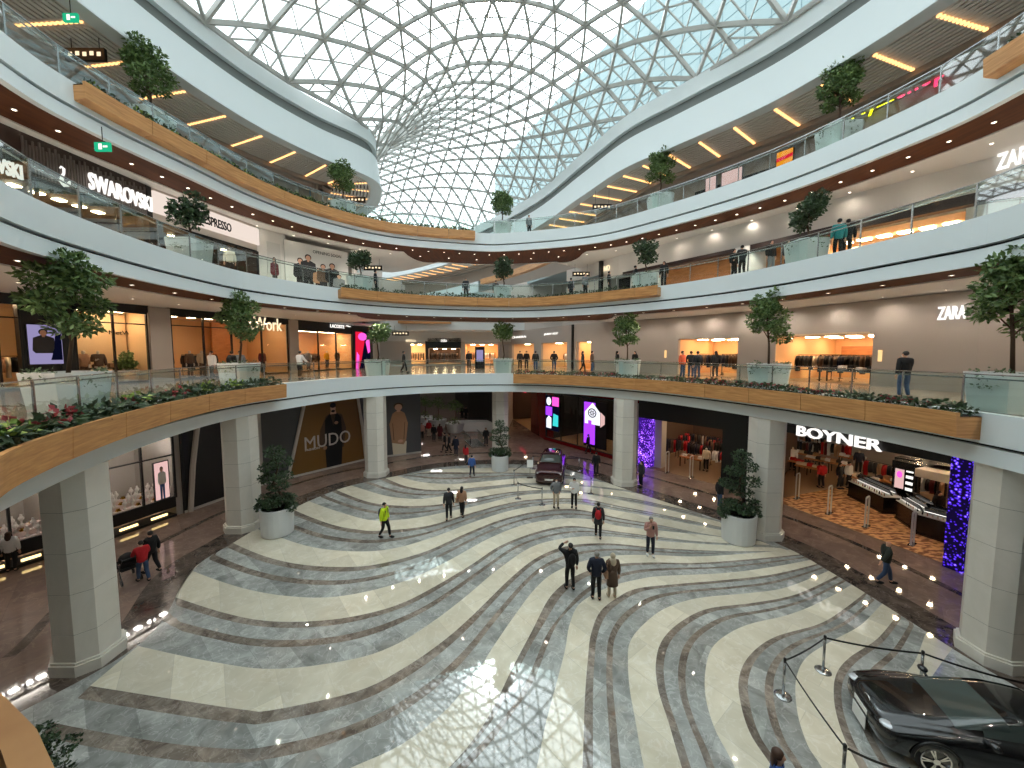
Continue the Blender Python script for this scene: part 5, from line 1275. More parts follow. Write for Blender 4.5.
# black portal
f = frame(WGR, 638, 752, 470); fo = frame(WGR, 658, 724, 470); s0 = (fo.A - f.A).dot(f.d); s1 = (fo.B - f.A).dot(f.d)
b = MB(); f.box(b, 0, f.L, -.8, .1, 3.7, C0); f.box(b, s1, f.L, -.8, .1, 0, 3.7); struct('wall_portal', b, M['black'])
room(f, 0, f.L, 0, 3.7, 9, M['shop_dark'], M['shop_floor_dark'], M['dark_ceiling'])
for r in (.2, .5, .8): lamp_row(f, .4, f.L - 1, -9 * r, 3.68, 4, 'square lamp in the black portal shop', 'square lamps in the black portal shop', 'spot_warm', (.13, .13))
b = MB(); f.box(b, 0.05, s0 * .62, -.75, .14, .02, 3.69); o = b.build('glitter_pillar', M['glitter_purple']); tag(o, 'violet glittering pillar at the left side of the black portal', 'pillar')
b = MB(); f.box(b, s0 * .66, s0, -1.2, -.5, .013, 3.7); struct('wall_pillar', b, M['wall_beige'])
mix = ('black', 'navy', 'red', 'charcoal', 'brown', 'white', 'burgundy', 'tan')
for s, d, L in ((.35, -4.2, 1.8), (.6, -3.2, 1.8), (.75, -5.2, 2), (.5, -6.6, 3), (.3, -7.6, 2.4), (.7, -7.8, 2.4)): clothes_rail(f, f.L * s, d, 0, L, mix, 'in the black portal shop', 9)
for s, d in ((.38, -2.6), (.62, -5.8)): display_table(f, f.L * s, d, 0, 1.6, .9, .75, 'in the black portal shop', items=4)
q = f.pt(f.L * .52, -2.4, 0); mannequin(0, 0, 0, math.degrees(f.rz), 'cream', 'black', 'mannequin in a cream top inside the black portal', xy=(q.x, q.y))
q = f.pt(f.L * .66, -2.8, 0); mannequin(0, 0, 0, math.degrees(f.rz), 'red', 'black', 'mannequin in a red top inside the black portal', xy=(q.x, q.y))
def gate(x, y, rz, where):
    t = thing('security_gate', 'slim white anti-theft gate ' + where, 'gate', (x, y, .018), rz)
    b = MB(); w = .42
    b.tube([(-w / 2, 0, .05), (-w / 2, 0, 1.45), (-w / 2 + .06, 0, 1.52), (w / 2 - .06, 0, 1.52), (w / 2, 0, 1.45), (w / 2, 0, .05)], .035, 6); b.build('gate_frame', M['shop_white'], t, world=False)
    b = MB(); b.box((0, 0, .015), (.6, .2, .03)); b.build('base_plate', M['steel'], t, world=False)
for u, v, w in ((667, 473, 'left in the black portal entrance'), (691, 478, 'right in the black portal entrance')): gate(*P(u, v, 0), f.rz + PI / 2, w)
# department store at the right
f = frame(WGR, 770, 962, 520); fl_, fr2 = hit(WGR, 770, 520), hit(WGR, 962, 520)
for a, c in zip([p for p in [fl_] + [q for q in WGR if ray_k(770, 520) < q[0] / q[1] < ray_k(962, 520)] + [fr2]], [q for q in WGR if ray_k(770, 520) < q[0] / q[1] < ray_k(962, 520)] + [fr2]):
    g = Fr(a, c); b = MB(); g.box(b, -.02, g.L + .02, -.5, .0, 4.15, C0); struct('wall_header', b, M['black'])
b = MB(); f.box(b, -9, f.L + 1, -17.2, -17, 0, 4.5, 0); f.box(b, f.L + 1, f.L + 1.15, -17, -.02, 0, 4.5, 0); f.box(b, -9, f.L + 1, -17, -.01, 4.5, 4.6, 2)
qa, qb = f.pt(-9, -17, 0), f.pt(f.L + 1, -17, 0); qc, qd = f.pt(f.L + 1, -.01, 0), f.pt(0, -.01, 0); b.prism([qa[:2], qb[:2], qc[:2], qd[:2]], -.01, .008, 1)
struct('wall_shop', b, [M['shop_dark'], M['shop_floor_dark'], M['dark_ceiling']])
b = MB(); f.box(b, .05, f.L + .95, -6.5, -.05, .004, .02); o = b.build('rug', M['carpet_leaf']); o['kind'] = 'structure'; o.name = 'floor_carpet'
for d in (-2.2, -5.2, -8.5, -12): lamp_row(f, .6, f.L + .4, d, 4.48, 6, 'square lamp in the department store', 'square lamps in the department store', 'spot_warm', (.13, .13))
t = sign('big glowing white store lettering over the department store entrance', WGR, 'BOYNER', 798, 884, 432.5, 443.5, M['sign_white'], .12, .05, bold=.015)
mat('product_black', (.05, .05, .055), .25)
def counter(u, v, w, d, h, rz, label, tiers=2):
    x, y = P(u, v, 0); t = thing('cosmetics_counter', label, 'counter', (x, y, .022), rz)
    b = MB(); b.box((0, 0, h / 2), (w, d, h)); b.box((0, 0, .05), (w + .06, d + .06, .1)); b.build('counter_body', M['product_black'], t, world=False)
    b = MB(); b.box((0, 0, h + .015), (w + .04, d + .04, .03)); b.build('countertop', M['shop_white'], t, world=False)
    for k in range(tiers):
        q = MB(); q.box((0, d * .25 - k * .25, h + .13 + (tiers - k) * .08), (w * .9, .04, .25 + .1 * (tiers - k)), rot=Matrix.Rotation(.5, 3, 'X')); q.build('tilted_tray', M['product_black'], t, world=False)
        e = MB(); e.box((0, d * .25 - k * .25 - .06, h + .06 + (tiers - k) * .08), (w * .9, .03, .03)); e.build('light_edge', M['sign_white'], t, world=False)
    R = Matrix.Rotation(rz, 3, 'Z'); rng = random.Random(int(u))
    for k in range(int(w / .17)):
        m_ = MB(); m_.lathe([(.028, 0), (.03, .07), (.02, .09), (.018, .13), (.02, .15)], n=8); o = m_.build('cosmetic_bottle', CL[rng.choice(('white', 'cream', 'pink', 'black'))])
        o.location = Vector((x, y, .022 + h + .031)) + R @ Vector((-w / 2 + .1 + k * .17, -d * .38, 0)); tag(o, 'small cosmetic bottle on the ' + label.split(',')[0], 'bottle', 'bottles on the ' + label.split(',')[0])
    return t
counter(873, 505, 2.6, .9, .9, f.rz - .5, 'long black cosmetics counter left of the pink poster', 2)
counter(917, 527, 1.7, .9, .95, f.rz - .7, 'black cosmetics counter with white-edged trays, nearer the entrance', 3)
counter(945, 540, 1.6, .9, .95, f.rz + .1, 'dark cosmetics counter beside the blue glitter pillar', 2)
x, y = P(905, 503, 0); t = thing('brand_column', 'black cosmetics column with white lettering and a pink face poster', 'display column', (x, y, .022), f.rz)
b = MB(); b.box((0, 0, 1.3), (.9, .7, 2.6)); b.build('column_body', M['product_black'], t, world=False)
b = MB(); b.box((-.2, -.36, 1.5), (.45, .02, 1.3)); b.build('pink_poster', M['led_rose'], t, world=False)
b = MB(); b.ball((-.17, -.375, 1.65), (.13, .006, .2), 12, 8); b.build('printed_face', M['led_pink'], t, world=False)
q = MB()
for k in range(4): q.box((.26, -.36, .9 + k * .35), (.3, .02, .16))
q.build('lit_shelves', M['sign_white'], t, world=False)
fq = Fr((x - math.cos(f.rz) * .4, y - math.sin(f.rz) * .4), (x + math.cos(f.rz) * .4, y + math.sin(f.rz) * .4)); text_mesh('DIOR', .7, .2, .02, 'lettering', M['sign_white'], t, fq.pt(.05, .36, 2.32), fq, .0, 0, .02)
def canopy(u, v, w, d, label, txt, rz):
    x, y = P(u, v, 0); t = thing('counter_canopy', label, 'canopy', (x, y, .022), rz)
    b = MB(); b.box((0, 0, 2.52), (w, d, .1)); b.box((0, -d / 2, 2.35), (w, .06, .4)); b.box((-w / 2, 0, 2.35), (.06, d, .4)); b.build('canopy_frame', M['product_black'] if 'black' in label else M['wall_beige'], t, world=False)
    for sx in (-1, 1):
        for sy in (-1, 1): l = MB(); l.bar((sx * (w / 2 - .05), sy * (d / 2 - .05), 0), (sx * (w / 2 - .05), sy * (d / 2 - .05), 2.5), .08); l.build('canopy_post', M['product_black'], t, world=False)
    R = Matrix.Rotation(rz, 3, 'Z'); a = Vector((x, y, 0)) + R @ Vector((-w / 2, -d / 2 - .03, 0)); c = Vector((x, y, 0)) + R @ Vector((w / 2, -d / 2 - .03, 0)); fq = Fr(a, c)
    text_mesh(txt, w * .5, .2, .02, 'lettering', M['sign_white'], t, fq.pt(w * .25, 0, 2.28), fq, .01, 0, .02)
canopy(925, 510, 2.2, 1.8, 'black open canopy over the cosmetics stand with four-letter white lettering', 'DIOR', f.rz); canopy(952, 522, 2.2, 2.0, 'beige open canopy with cut-off white lettering beside the blue glitter pillar', 'LANCOME', f.rz)
for s, d, L in ((.12, -9, 2.2), (.3, -10, 2.4), (.5, -11, 2.4), (.42, -8, 1.8), (.2, -12.5, 2.4), (.66, -13, 2.4), (.35, -14.5, 3), (.08, -14.5, 2)): clothes_rail(f, f.L * s, d, 0, L, mix, 'in the department store', 9)
for s, d in ((.1, -7), (.25, -8), (.16, -9.5), (.62, -11.3)): display_table(f, f.L * s, d, 0, 1.7, .9, .75, 'in the department store', items=5, cols=('white', 'tan', 'red', 'beige', 'charcoal'))
shelf_goods(f, -6, 1.5, -15, .3, 5, 'in the department store', ('red', 'white', 'tan', 'navy', 'black', 'beige'), 12, .55)
def at_px(u, v, ang):
    x, y = P(u, v, 0); return Fr((x - math.cos(ang) * .5, y - math.sin(ang) * .5), (x + math.cos(ang) * .5, y + math.sin(ang) * .5))
for u, v in ((800, 459), (812, 449), (828, 452), (846, 455), (862, 452), (878, 458), (835, 462)): clothes_rail(at_px(u, v, f.rz + .3), .5, 0, 0, 1.9, mix, 'in the department store', 9)
for u, v in ((797, 472), (809, 478), (818, 470), (806, 464), (833, 473), (852, 468)): display_table(at_px(u, v, f.rz + .3), .5, 0, 0, 1.5, .9, .8, 'in the department store', items=5, cols=('white', 'tan', 'red', 'beige', 'charcoal'))
for u, v, c in ((792, 470, 'white'), (815, 462, 'black'), (858, 474, 'navy')): mannequin(u, v, 0, -40, c, 'black', 'mannequin in %s inside the department store' % c, xy=P(u, v, 0))
for u, v in ((668, 456), (680, 451), (694, 450), (708, 453), (716, 460), (686, 458)): clothes_rail(at_px(u, v, f.rz + .6), .5, 0, 0, 1.6, ('black', 'navy', 'red', 'charcoal', 'brown', 'burgundy'), 'in the black portal shop', 8)
for u, v, w in ((797, 499, 'first from the left in the department store entrance'), (829, 514, 'second from the left in the department store entrance'), (866, 527, 'third from the left in the department store entrance'), (912, 545, 'fourth from the left in the department store entrance')): gate(*P(u, v, 0), f.rz + PI / 2 + .2, w)
fg = frame(WGR, 951, 971, 520); b = MB(); fg.box(b, 0, fg.L, -.3, .35, .02, C0 - .3); o = b.build('glitter_pillar', M['glitter_blue']); tag(o, 'deep blue glittering pillar between the department store and the nearest right column', 'pillar')
solid('wall_right', WGR, 971, 1100, 0, C0, M['wall_taupe'], 520)
solid('wall_right', WGR, 752, 770, 0, C0, M['black'], 500)

# ---------------------------------------------------------------- far corridor on the ground floor
wall('wall_back', [(-30, 66), (-4, 66)], 0, C0 + 1.4, M['wall_taupe'])
wall('wall_back', [(-8.6, 58), (-5.6, 49), (-1.7, 40.2)], 0, C0, M['black']); wall('wall_back', [(-1.7, 40.2), (-.6, 40.6), (.2, 50)], 0, C0, M['wall_beige'])
wall('wall_left', [(-30, 62), (-16, 44), (-11.3, 33.6)], 0, C0, M['wall_taupe'])
b = MB(); b.prism([(-30, 33), (20, 33), (20, 70), (-30, 70)], L1 - 1.42, L1 - 1.4); struct('ceiling', b, M['ceil_white'])
for x, y in ((-6, 38), (-9, 45), (-12, 52), (-7, 50), (-4, 36), (-14, 58)):
    b = MB(); b.box((x, y, C0 - .04), (1.2, .3, .04)); o = b.build('ceiling_lamp', M['cool_lamp']); tag(o, 'long white lamp in the far corridor ceiling', 'lamp', 'long lamps in the far corridor')
for k, (u, v, w) in enumerate(((425, 424, 'leftmost of the three'), (438, 427, 'middle of the three'), (455, 431, 'rightmost of the three'))):
    x, y = P(u, v + 1, 0); t = thing('bowl_planter', 'white bowl planter with a small tree in the far corridor, ' + w, 'planter', (x, y, .004)); rng = random.Random(k)
    b = MB(); b.lathe([(.7, 0), (.75, .05), (1.0, .95), (1.02, 1.0), (.92, 1.0), (.9, .9)], n=16); b.build('bowl', M['pot_white'], t, world=False)
    b = MB(); b.tube([(0, 0, .85), (.1, 0, 1.8), (-.05, .05, 2.8)], [.06, .05, .03], 6); b.build('trunk', M['bark'], t, world=False)
    b = MB()
    for c in ((0, 0, 3.0), (.4, 0, 2.6), (-.4, .1, 2.7), (0, -.3, 1.2)): clump(b, c, (.55, .55, .4), 90, .22, .06, rng)
    b.build('crown', M['leaf'], t, world=False)
x, y = P(478, 447, 0); t = thing('escalator', 'escalator head with black looped handrails in the far corridor', 'escalator', (x, y, .004), .35)
b = MB(); b.box((0, 1.2, .06), (1.3, 3.0, .12)); b.build('landing_plate', M['steel'], t, world=False)
for s in (-1, 1):
    g = MB(); g.box((s * .68, 1.5, .55), (.02, 2.2, .7)); g.build('glass_side', M['railglass'], t, world=False)
    h_ = MB(); h_.tube([(s * .68, 2.8, .98), (s * .68, .4, .98), (s * .68, .12, .85), (s * .68, 0, .6), (s * .68, .12, .3), (s * .68, .5, .2)], .05, 8); h_.build('handrail', M['black'], t, True, world=False)
x, y = P(466, 437, 0); b = MB(); b.box((x + .6, y + 3.4, .5), (4.6, 1.6, .98)); o = b.build('planter_wall', M['pot_white']); b = None; tag(o, 'low white enclosure wall around the far escalator well', 'low wall')
# ---------------------------------------------------------------- people on the marble floor
WA = ('down', 'down', .22, .03); WB = ('down', 'down', -.2, .03); ST = ('down', 'down', .03, 0); PK = ('pocket', 'pocket', .04, 0); PH = ('phone', 'down', .05, .05); HD = ('down', 'head', .06, 0); SW = ('swing', 'down', .26, .04); BT = ('bent', 'down', .04, .02); PU = ('push', 'push', .2, .1); RL_ = ('push', 'push', .04, .12)
DT = dict(detail=True)
person('person in a bright yellow high-visibility jacket and black trousers walking', 385, 538, 0, 75, WA, 'hivis', 'black', 'cap', 'black', bag='backpack', bagc='charcoal', **DT)
person('person in a black padded vest with light blue sleeves walking away beside a tan jacket', 449, 520, 0, 190, WB, 'charcoal', 'black', 'short', **DT)
person('person with long dark hair in a tan jacket and black trousers walking away', 462, 517, 0, 170, WA, 'tan', 'black', 'long', bag='shoulder', bagc='tan', H=1.66, **DT)
person('person in black with a raised hand and a black backpack, seen from behind', 570, 590, 0, 190, HD, 'black', 'black', 'short', bag='backpack', H=1.8, **DT)
person('person in a navy jacket and black trousers standing between a black figure and a headscarf', 596, 600, 0, 175, PK, 'navy', 'black', 'short', 'hair_grey', H=1.8, **DT)
person('person in a long brown coat and beige headscarf with a tan shoulder bag', 612, 598, 0, 185, ST, 'brown', 'beige', 'scarf', 'beige', 'beige', coat=.5, bag='shoulder', bagc='tan', H=1.66, **DT)
person('person in a dark coat with a red backpack walking away', 598, 538, 0, 165, WA, 'charcoal', 'black', 'short', bag='backpack', bagc='red', coat=.7, **DT)
person('grey-haired person in a dusty pink jacket and white shoes looking at a phone', 650, 556, 0, -8, PH, 'pink', 'navy', 'short', 'hair_grey', 'white', H=1.75, apron='phone', **DT)
person('person in a grey blazer and beige trousers standing before the burgundy car', 556, 508, 0, 5, PK, 'grey', 'beige', 'short', mask=True, **DT)
person('person in a white shirt and black trousers standing before the burgundy car', 574, 508, 0, -10, BT, 'white', 'black', 'short', mask=True, **DT)
person('person in dark clothes seen from behind at the rope by the red shop front', 596, 476, 0, 175, ST, 'black', 'black', 'short')
person('heavy-set bald person in a dark green jacket and jeans striding to the right', 884, 584, 0, 70, SW, 'green', 'jeans', 'bald', H=1.72, **DT)
person('person in a dark jacket and jeans behind the right cloud tree', 719, 509, 0, 100, ST, 'black', 'jeans', 'short')
person('person in dark clothes beside the column left of the black portal', 641, 487, 0, -70, ST, 'charcoal', 'black', 'long', mask=True)
person('person in a red jacket and jeans pushing a stroller', 144, 582, 0, -120, PU, 'red', 'jeans', 'short', H=1.62, **DT)
person('person in black walking beside the red jacket and the stroller', 153, 573, 0, -100, WA, 'black', 'black', 'short', H=1.72)
person('long-haired person in a white top with a black bag at the left jewellery window', 12, 572, 0, 215, ST, 'white', 'black', 'long', 'hair_brown', bag='shoulder', H=1.66)
person('person in a blue jacket walking toward the far cloud tree', 472, 477, 0, 170, WB, 'blue', 'navy', 'short', H=1.55)
person('person in red beside a navy figure in the far corridor', 466, 465, 0, 150, WA, 'red', 'charcoal', 'long', H=1.6)
person('person in a navy coat with a black bag in the far corridor', 456, 456, 0, 160, ST, 'navy', 'navy', 'short', bag='shoulder', coat=.6)
person('person in black walking to the left in the far corridor', 445, 452, 0, -80, WA, 'black', 'black', 'short')
person('person in charcoal walking just behind a black figure in the far corridor', 449.5, 453, 0, -80, WB, 'charcoal', 'black', 'short')
person('person in black standing in the far corridor crowd, right of a red top', 434, 442, 0, 170, ST, 'black', 'charcoal', 'short')
person('person in a dark long coat at the right of the far corridor crowd', 440, 441, 0, 170, ST, 'burgundy', 'black', 'long', coat=.5)
person('person in a pinkish red top in the far corridor crowd', 429, 437, 0, 10, ST, 'red', 'beige', 'long')
person('person in dusty pink at the left of the far corridor crowd', 422, 440, 0, 10, ST, 'pink', 'black', 'short')
for u, v, c, l in ((426, 434, 'white', 'person in white at the back of the far corridor crowd'), (462, 419.5, 'black', 'person in black before the far black shop front, left of two'), (466, 420, 'charcoal', 'person in charcoal before the far black shop front, right of two'), (486, 446, 'black', 'person in black at the escalator head')): person(l, u, v, 0, 20, ST, c, 'black', 'short')
person('person in dark clothes leaning beside the violet screen of the red shop', 588, 454, 0, 60, WA, 'black', 'black', 'short'); person('person in a tan coat beside the violet screen of the red shop', 603, 448, 0, 30, ST, 'tan', 'charcoal', 'long', coat=.6)
person('shopper in a red jacket inside the department store', 821, 488, 0, 180, ST, 'red', 'black', 'short'); person('shopper in black inside the department store, between red and white jackets', 839, 489, 0, 20, ST, 'black', 'black', 'long'); person('shopper in a white jacket inside the department store', 848, 488, 0, 10, ST, 'white', 'black', 'short')
person('shopper in black behind the cosmetics counter near the blue glitter pillar', 937, 524, 0, 0, ST, 'black', 'black', 'long')
person('brown-haired person in blue whose head shows at the bottom edge', 0, 0, 0, 60, ST, 'blue', 'jeans', 'long', 'hair_brown', xy=(4.72, 6.3), H=1.7)
# ---------------------------------------------------------------- people on the galleries
G = [(213, 381, L1, -10, 'white', 'black', 'short', WA, 'person in a white jacket outside the narrow fashion windows'), (233, 381, L1, 170, 'black', 'jeans', 'short', WB, 'person in black with a backpack near the fashion entrance'), (241, 380, L1, 20, 'grey', 'black', 'cap', ST, 'person in a pale cap and grey jacket at the fashion entrance'),
     (300, 379, L1, 165, 'white', 'black', 'short', RL_, 'person in a white jacket at the rail before the sportswear shop'), (404, 373, L1, 100, 'black', 'black', 'short', WA, 'person in black walking along the far first-floor rail'), (469, 370, L1, 20, 'black', 'charcoal', 'short', ST, 'person in black left of the information kiosk'),
     (520, 370, L1, 5, 'charcoal', 'black', 'short', ST, 'person in charcoal at the far rail, left of a pair'), (526.5, 370, L1, -5, 'black', 'charcoal', 'short', ST, 'person in black at the far rail, right of a pair'), (535.5, 371.5, L1, 175, 'black', 'jeans', 'short', ST, 'person in black and jeans before the far lit shop'),
     (554, 371.5, L1, 170, 'black', 'jeans', 'short', PK, 'person in black standing before the plain lit shop'), (582.5, 373, L1, 80, 'charcoal', 'black', 'long', WA, 'long-haired person walking right of the black post'), (592, 373, L1, 60, 'brown', 'jeans', 'short', ST, 'person in a brown jacket and jeans before the small lit doorway'),
     (617, 374, L1, 90, 'black', 'black', 'long', ST, 'person in black left of the slender tree pot'), (634.5, 374, L1, -60, 'black', 'charcoal', 'long', ST, 'person in black right of the slender tree pot'), (682, 379.5, L1, 30, 'orange', 'jeans', 'short', ST, 'person in an orange top and jeans before the narrower opening'),
     (690.5, 379, L1, 150, 'black', 'jeans', 'short', PK, 'person in black right of the orange top'), (697, 380, L1, 175, 'charcoal', 'jeans', 'short', ST, 'person in charcoal with a backpack before the narrower opening'), (715, 379, L1, 175, 'black', 'charcoal', 'long', ST, 'long-haired person in black before the narrower opening'),
     (903, 399, L1, 175, 'black', 'jeans', 'short', PH, 'person in a black padded jacket holding a phone up at the right rail')]
for u, v, z, fc, c, l, hr, ps, lab in G:
    person(lab, u, v, z, fc, ps, c, l, hr, mask=(u in (213, 903)), bag='backpack' if 'backpack' in lab else None, detail=u in (903, 682, 213, 300))
def person_on(u, v, c, off, z, face, lab, top, legs='black', hair='short', pose=ST, **k):
    (x, y), n = edge_at(c, u, v, off); return person(lab, 0, 0, z, face, pose, top, legs, hair, xy=(x, y), **k)
person_on(742, 270, E2, 1.2, L2, 175, 'person in dark clothes leaning on the second-floor rail above the wide opening', 'charcoal', pose=RL_); person_on(733.5, 273, E2, 1.6, L2, 20, 'person in black left of the leaning figure on the second floor', 'black')
person_on(770.5, 264, E2, 1.6, L2, 10, 'person in black and pale trousers at the second-floor rail left of the pot', 'black', 'grey'); person_on(787, 260, E2, 2.4, L2, 20, 'person in charcoal just left of the second-floor pot at the right', 'charcoal')
person_on(838, 247, E2, 1.3, L2, 160, 'person in a teal top at the second-floor rail right of the pot', 'teal'); person_on(847, 245, E2, 1.7, L2, 150, 'person in black right of the teal top on the second floor', 'black')
person_on(635, 290, E2, 1.0, L2, 90, 'person in black left of the second-floor pot by the wood wall', 'black'); person_on(663.5, 286, E2, 1.2, L2, -40, 'person in black right of the second-floor pot by the wood wall', 'black', hair='long')
person_on(585, 294, E2, 1.3, L2, 30, 'person in grey on the second-floor bridge under the direction sign', 'grey'); person_on(609, 293, E2, 1.5, L2, 60, 'person in black on the second-floor bridge, right of the sign', 'black'); person_on(571, 295, E2, 2.2, L2, 140, 'person in charcoal far back on the second-floor bridge', 'charcoal')
person_on(376, 294, E2, 1.2, L2, 100, 'person in black on the second floor right of the hoarding tree', 'black'); person_on(466, 298, E2, 1.3, L2, 20, 'person in charcoal on the second-floor bridge left of the middle tree', 'charcoal'); person_on(496, 298, E2, 2.0, L2, 20, 'person in black behind the middle tree of the second-floor bridge', 'black')
person_on(230, 265, E2, 2.0, L2, 30, 'person in a pale top near the coffee shop front', 'cream'); person_on(529, 232, E3, 1.3, L3, 30, 'lone person in grey on the third-floor bridge', 'grey')
# ---------------------------------------------------------------- stroller
x, y = P(128, 580, 0); t = thing('stroller', 'black child stroller pushed by the person in red', 'stroller', (x, y, .004), math.radians(-120))
b = MB()
for s in (-1, 1):
    b.tube([(s * .25, .55, 1.02), (s * .25, .1, .55), (s * .25, -.42, .14)], .016, 6); b.tube([(s * .25, .38, .12), (s * .25, .05, .6), (s * .25, -.2, .75)], .016, 6)
b.tube([(-.25, .55, 1.02), (.25, .55, 1.02)], .02, 6); b.build('frame', M['black'], t, world=False)
b = MB(); b.box((0, -.05, .5), (.42, .5, .1)); b.box((0, .16, .72), (.42, .1, .5), rot=Matrix.Rotation(-.4, 3, 'X')); b.build('seat', CL['charcoal'], t, world=False)
b = MB(); b.lathe([(.27, 0), (.26, .1), (.2, .2), (.08, .27), (.01, .28)], (0, .1, .82), 12); b.build('hood', CL['black'], t, True, world=False)
for sx in (-1, 1):
    for yy in (.38, -.42): w = MB(); w.tube([(sx * .27 - .02, yy, .11), (sx * .27 + .02, yy, .11)], .11, 14); w.build('wheel', M['black'], t, world=False)
b = MB(); b.ball((0, -.02, .78), .1); b.ball((0, -.05, .62), (.13, .12, .15)); b.build('child', CL['red'], t, True, world=False)
# ---------------------------------------------------------------- cars
mat('paint_graphite', (.10, .105, .11), .2, .5, coat=1); mat('paint_burgundy', (.22, .05, .07), .22, .5, coat=1); mat('car_glass', (.26, .30, .29), .04, 0, spec=1); mat('tyre', (.04, .04, .042), .7); mat('plate', (.92, .92, .90), .4); mat('headlight', (.82, .84, .86), .08, .3); mat('tail_red', (.6, .05, .06), .2)
def car(name, label, loc, rz, paint, st, L, wheels, R, rim_sp, glassx, sidex, plate=True):
    """st: stations (x, half width, sill z, shoulder z, roof z, cabin half width); front is +x"""
    t = thing(name, label, 'car', loc, rz)
    xs = spline([tuple(q) for q in st], False, .09)
    def section(q):
        x, w, z0, zs, zr, wc = q; h = max(zr - zs, .0)
        a = [(w * .90, z0), (w * .985, z0 + .10), (w, z0 + (zs - z0) * .5), (w * .985, zs - .10), (w * .93, zs - .015), (wc + (w * .93 - wc) * .35, zs + .01 + h * .02), (wc, zs + h * .12), (wc * .93, zs + h * .55), (wc * .84, zs + h * .88), (wc * .62, zs + h * .985), (0, zr)]
        return [(x, y, z) for y, z in a] + [(x, -y, z) for y, z in a[-2::-1]]
    S = [section(q) for q in xs]; n = len(S[0]); b = MB()
    for s_ in S: b.v += s_
    for i in range(len(S) - 1):
        for k in range(n - 1): b.f.append([i * n + k, i * n + k + 1, (i + 1) * n + k + 1, (i + 1) * n + k]); b.m.append(0)
        b.f.append([i * n, (i + 1) * n, (i + 1) * n + n - 1, i * n + n - 1]); b.m.append(0)
    b.f.append(list(range(n))[::-1]); b.m.append(0); b.f.append([(len(S) - 1) * n + k for k in range(n)]); b.m.append(0)
    b.build('body', M[paint], t, True, world=False)
    def patch(nm, x0, x1, ks, m, lift=.012, smooth=True):
        p = MB(); idx = [i for i, q in enumerate(xs) if x0 <= q[0] <= x1]; c = Vector((0, 0, .6))
        rows_ = []
        for i in idx:
            r = []
            for k in ks:
                v = Vector(S[i][k]); o = Vector((0, v.y, max(v.z - .6, 0) * 1.0)); o = o.normalized() if o.length else Vector((0, 0, 1)); r.append(v + o * lift)
            rows_.append(r)
        for i in range(len(rows_)):
            p.v += [tuple(v) for v in rows_[i]]
        m_ = len(ks)
        for i in range(len(rows_) - 1):
            for k in range(m_ - 1): p.f.append([i * m_ + k, i * m_ + k + 1, (i + 1) * m_ + k + 1, (i + 1) * m_ + k]); p.m.append(0)
        return p.build(nm, m, t, smooth, world=False)
    top = list(range(7, n - 7)); patch('windscreen', glassx[1], glassx[2], top, M['car_glass']); patch('rear_window', glassx[4], glassx[3], top, M['car_glass'])
    for x0, x1 in sidex: patch('side_window', x0, x1, [6, 7, 8], M['car_glass']); patch('side_window', x0, x1, [n - 9, n - 8, n - 7], M['car_glass'])
    for x in wheels:
        for s in (-1, 1):
            w = next(q[1] for q in xs if abs(q[0] - x) < .1) - .03
            wt = MB(); wt.tube([(x, s * (w - .2), R), (x, s * (w - .02), R), (x, s * (w + .015), R)], [R, R, R * .94], 28, m=0); wh = wt.build('wheel', M['tyre'], t, True, world=False)
            ar = MB(); ar.tube([(x + (R + .05) * math.cos(a), s * (w + .028), R + (R + .05) * math.sin(a)) for a in [PI * k / 14 for k in range(15)]], .03, 6); ar.build('wheel_arch', M['black'], t, True, world=False)
            rm = MB(); y = s * (w + .02); rr = R * .72
            rm.tube([(x + rr * math.cos(a), y, R + rr * math.sin(a)) for a in [2 * PI * k / 28 for k in range(28)]], .018, 6, True)
            for k in range(rim_sp):
                a = 2 * PI * k / rim_sp
                for d in (-.13, .13): rm.bar((x + .05 * math.cos(a), y, R + .05 * math.sin(a)), (x + rr * math.cos(a + d), y, R + rr * math.sin(a + d)), .035, .03)
            rm.tube([(x, y - .02, R), (x, y + .02, R)], .06, 12)
            o = rm.build('rim', M['chrome'], wh, world=False)
            dk = MB(); dk.tube([(x, y - s * .012, R), (x, y - s * .008, R)], rr, 24); dk.build('rim_well', M['black'], wh, world=False)
    xf = max(q[0] for q in st)
    return t, xf, S, n
st = [(2.22, .42, .36, .52, .54, .3), (2.16, .70, .24, .62, .66, .45), (2.0, .86, .19, .70, .76, .6), (1.6, .93, .18, .79, .87, .66), (1.15, .94, .18, .86, .95, .70), (.95, .94, .18, .88, 1.0, .72), (.0, .93, .18, .91, 1.24, .70), (-.35, .93, .18, .92, 1.28, .69), (-.9, .94, .18, .93, 1.25, .66), (-1.5, .95, .19, .95, 1.08, .63), (-1.9, .93, .22, .97, 1.02, .6), (-2.25, .82, .3, .92, .95, .5), (-2.34, .6, .42, .82, .84, .4)]
CX, CYY = 10.25, 7.75
t, xf, S, n = car('sports_coupe', 'graphite sports coupe roped off at the bottom right', (CX, CYY, .004), math.radians(163), 'paint_graphite', st, 4.7, (1.38, -1.42), .34, 5, (0, .06, 1.0, -.85, -1.7), ((-.95, .55),))
for s in (-1, 1):
    b = MB(); b.ball((1.98, s * .62, .66), (.20, .16, .05), 12, 6); b.build('headlight', M['headlight'], t, True, False)
    b = MB(); b.ball((.55, s * .98, .98), (.09, .12, .07), 10, 6); b.bar((.58, s * .78, .93), (.56, s * .98, .96), .04); b.build('door_mirror', M['paint_graphite'], t, True, False)
    b = MB(); b.box((-.55, s * .945, .78), (.2, .025, .03)); b.build('door_handle', M['chrome'], t, False, False)
b = MB(); b.box((2.21, 0, .50), (.03, .5, .11)); b.build('number_plate', M['plate'], t, False, False); b = MB(); b.box((2.19, 0, .38), (.03, .9, .2)); b.build('grille', M['black'], t, False, False)
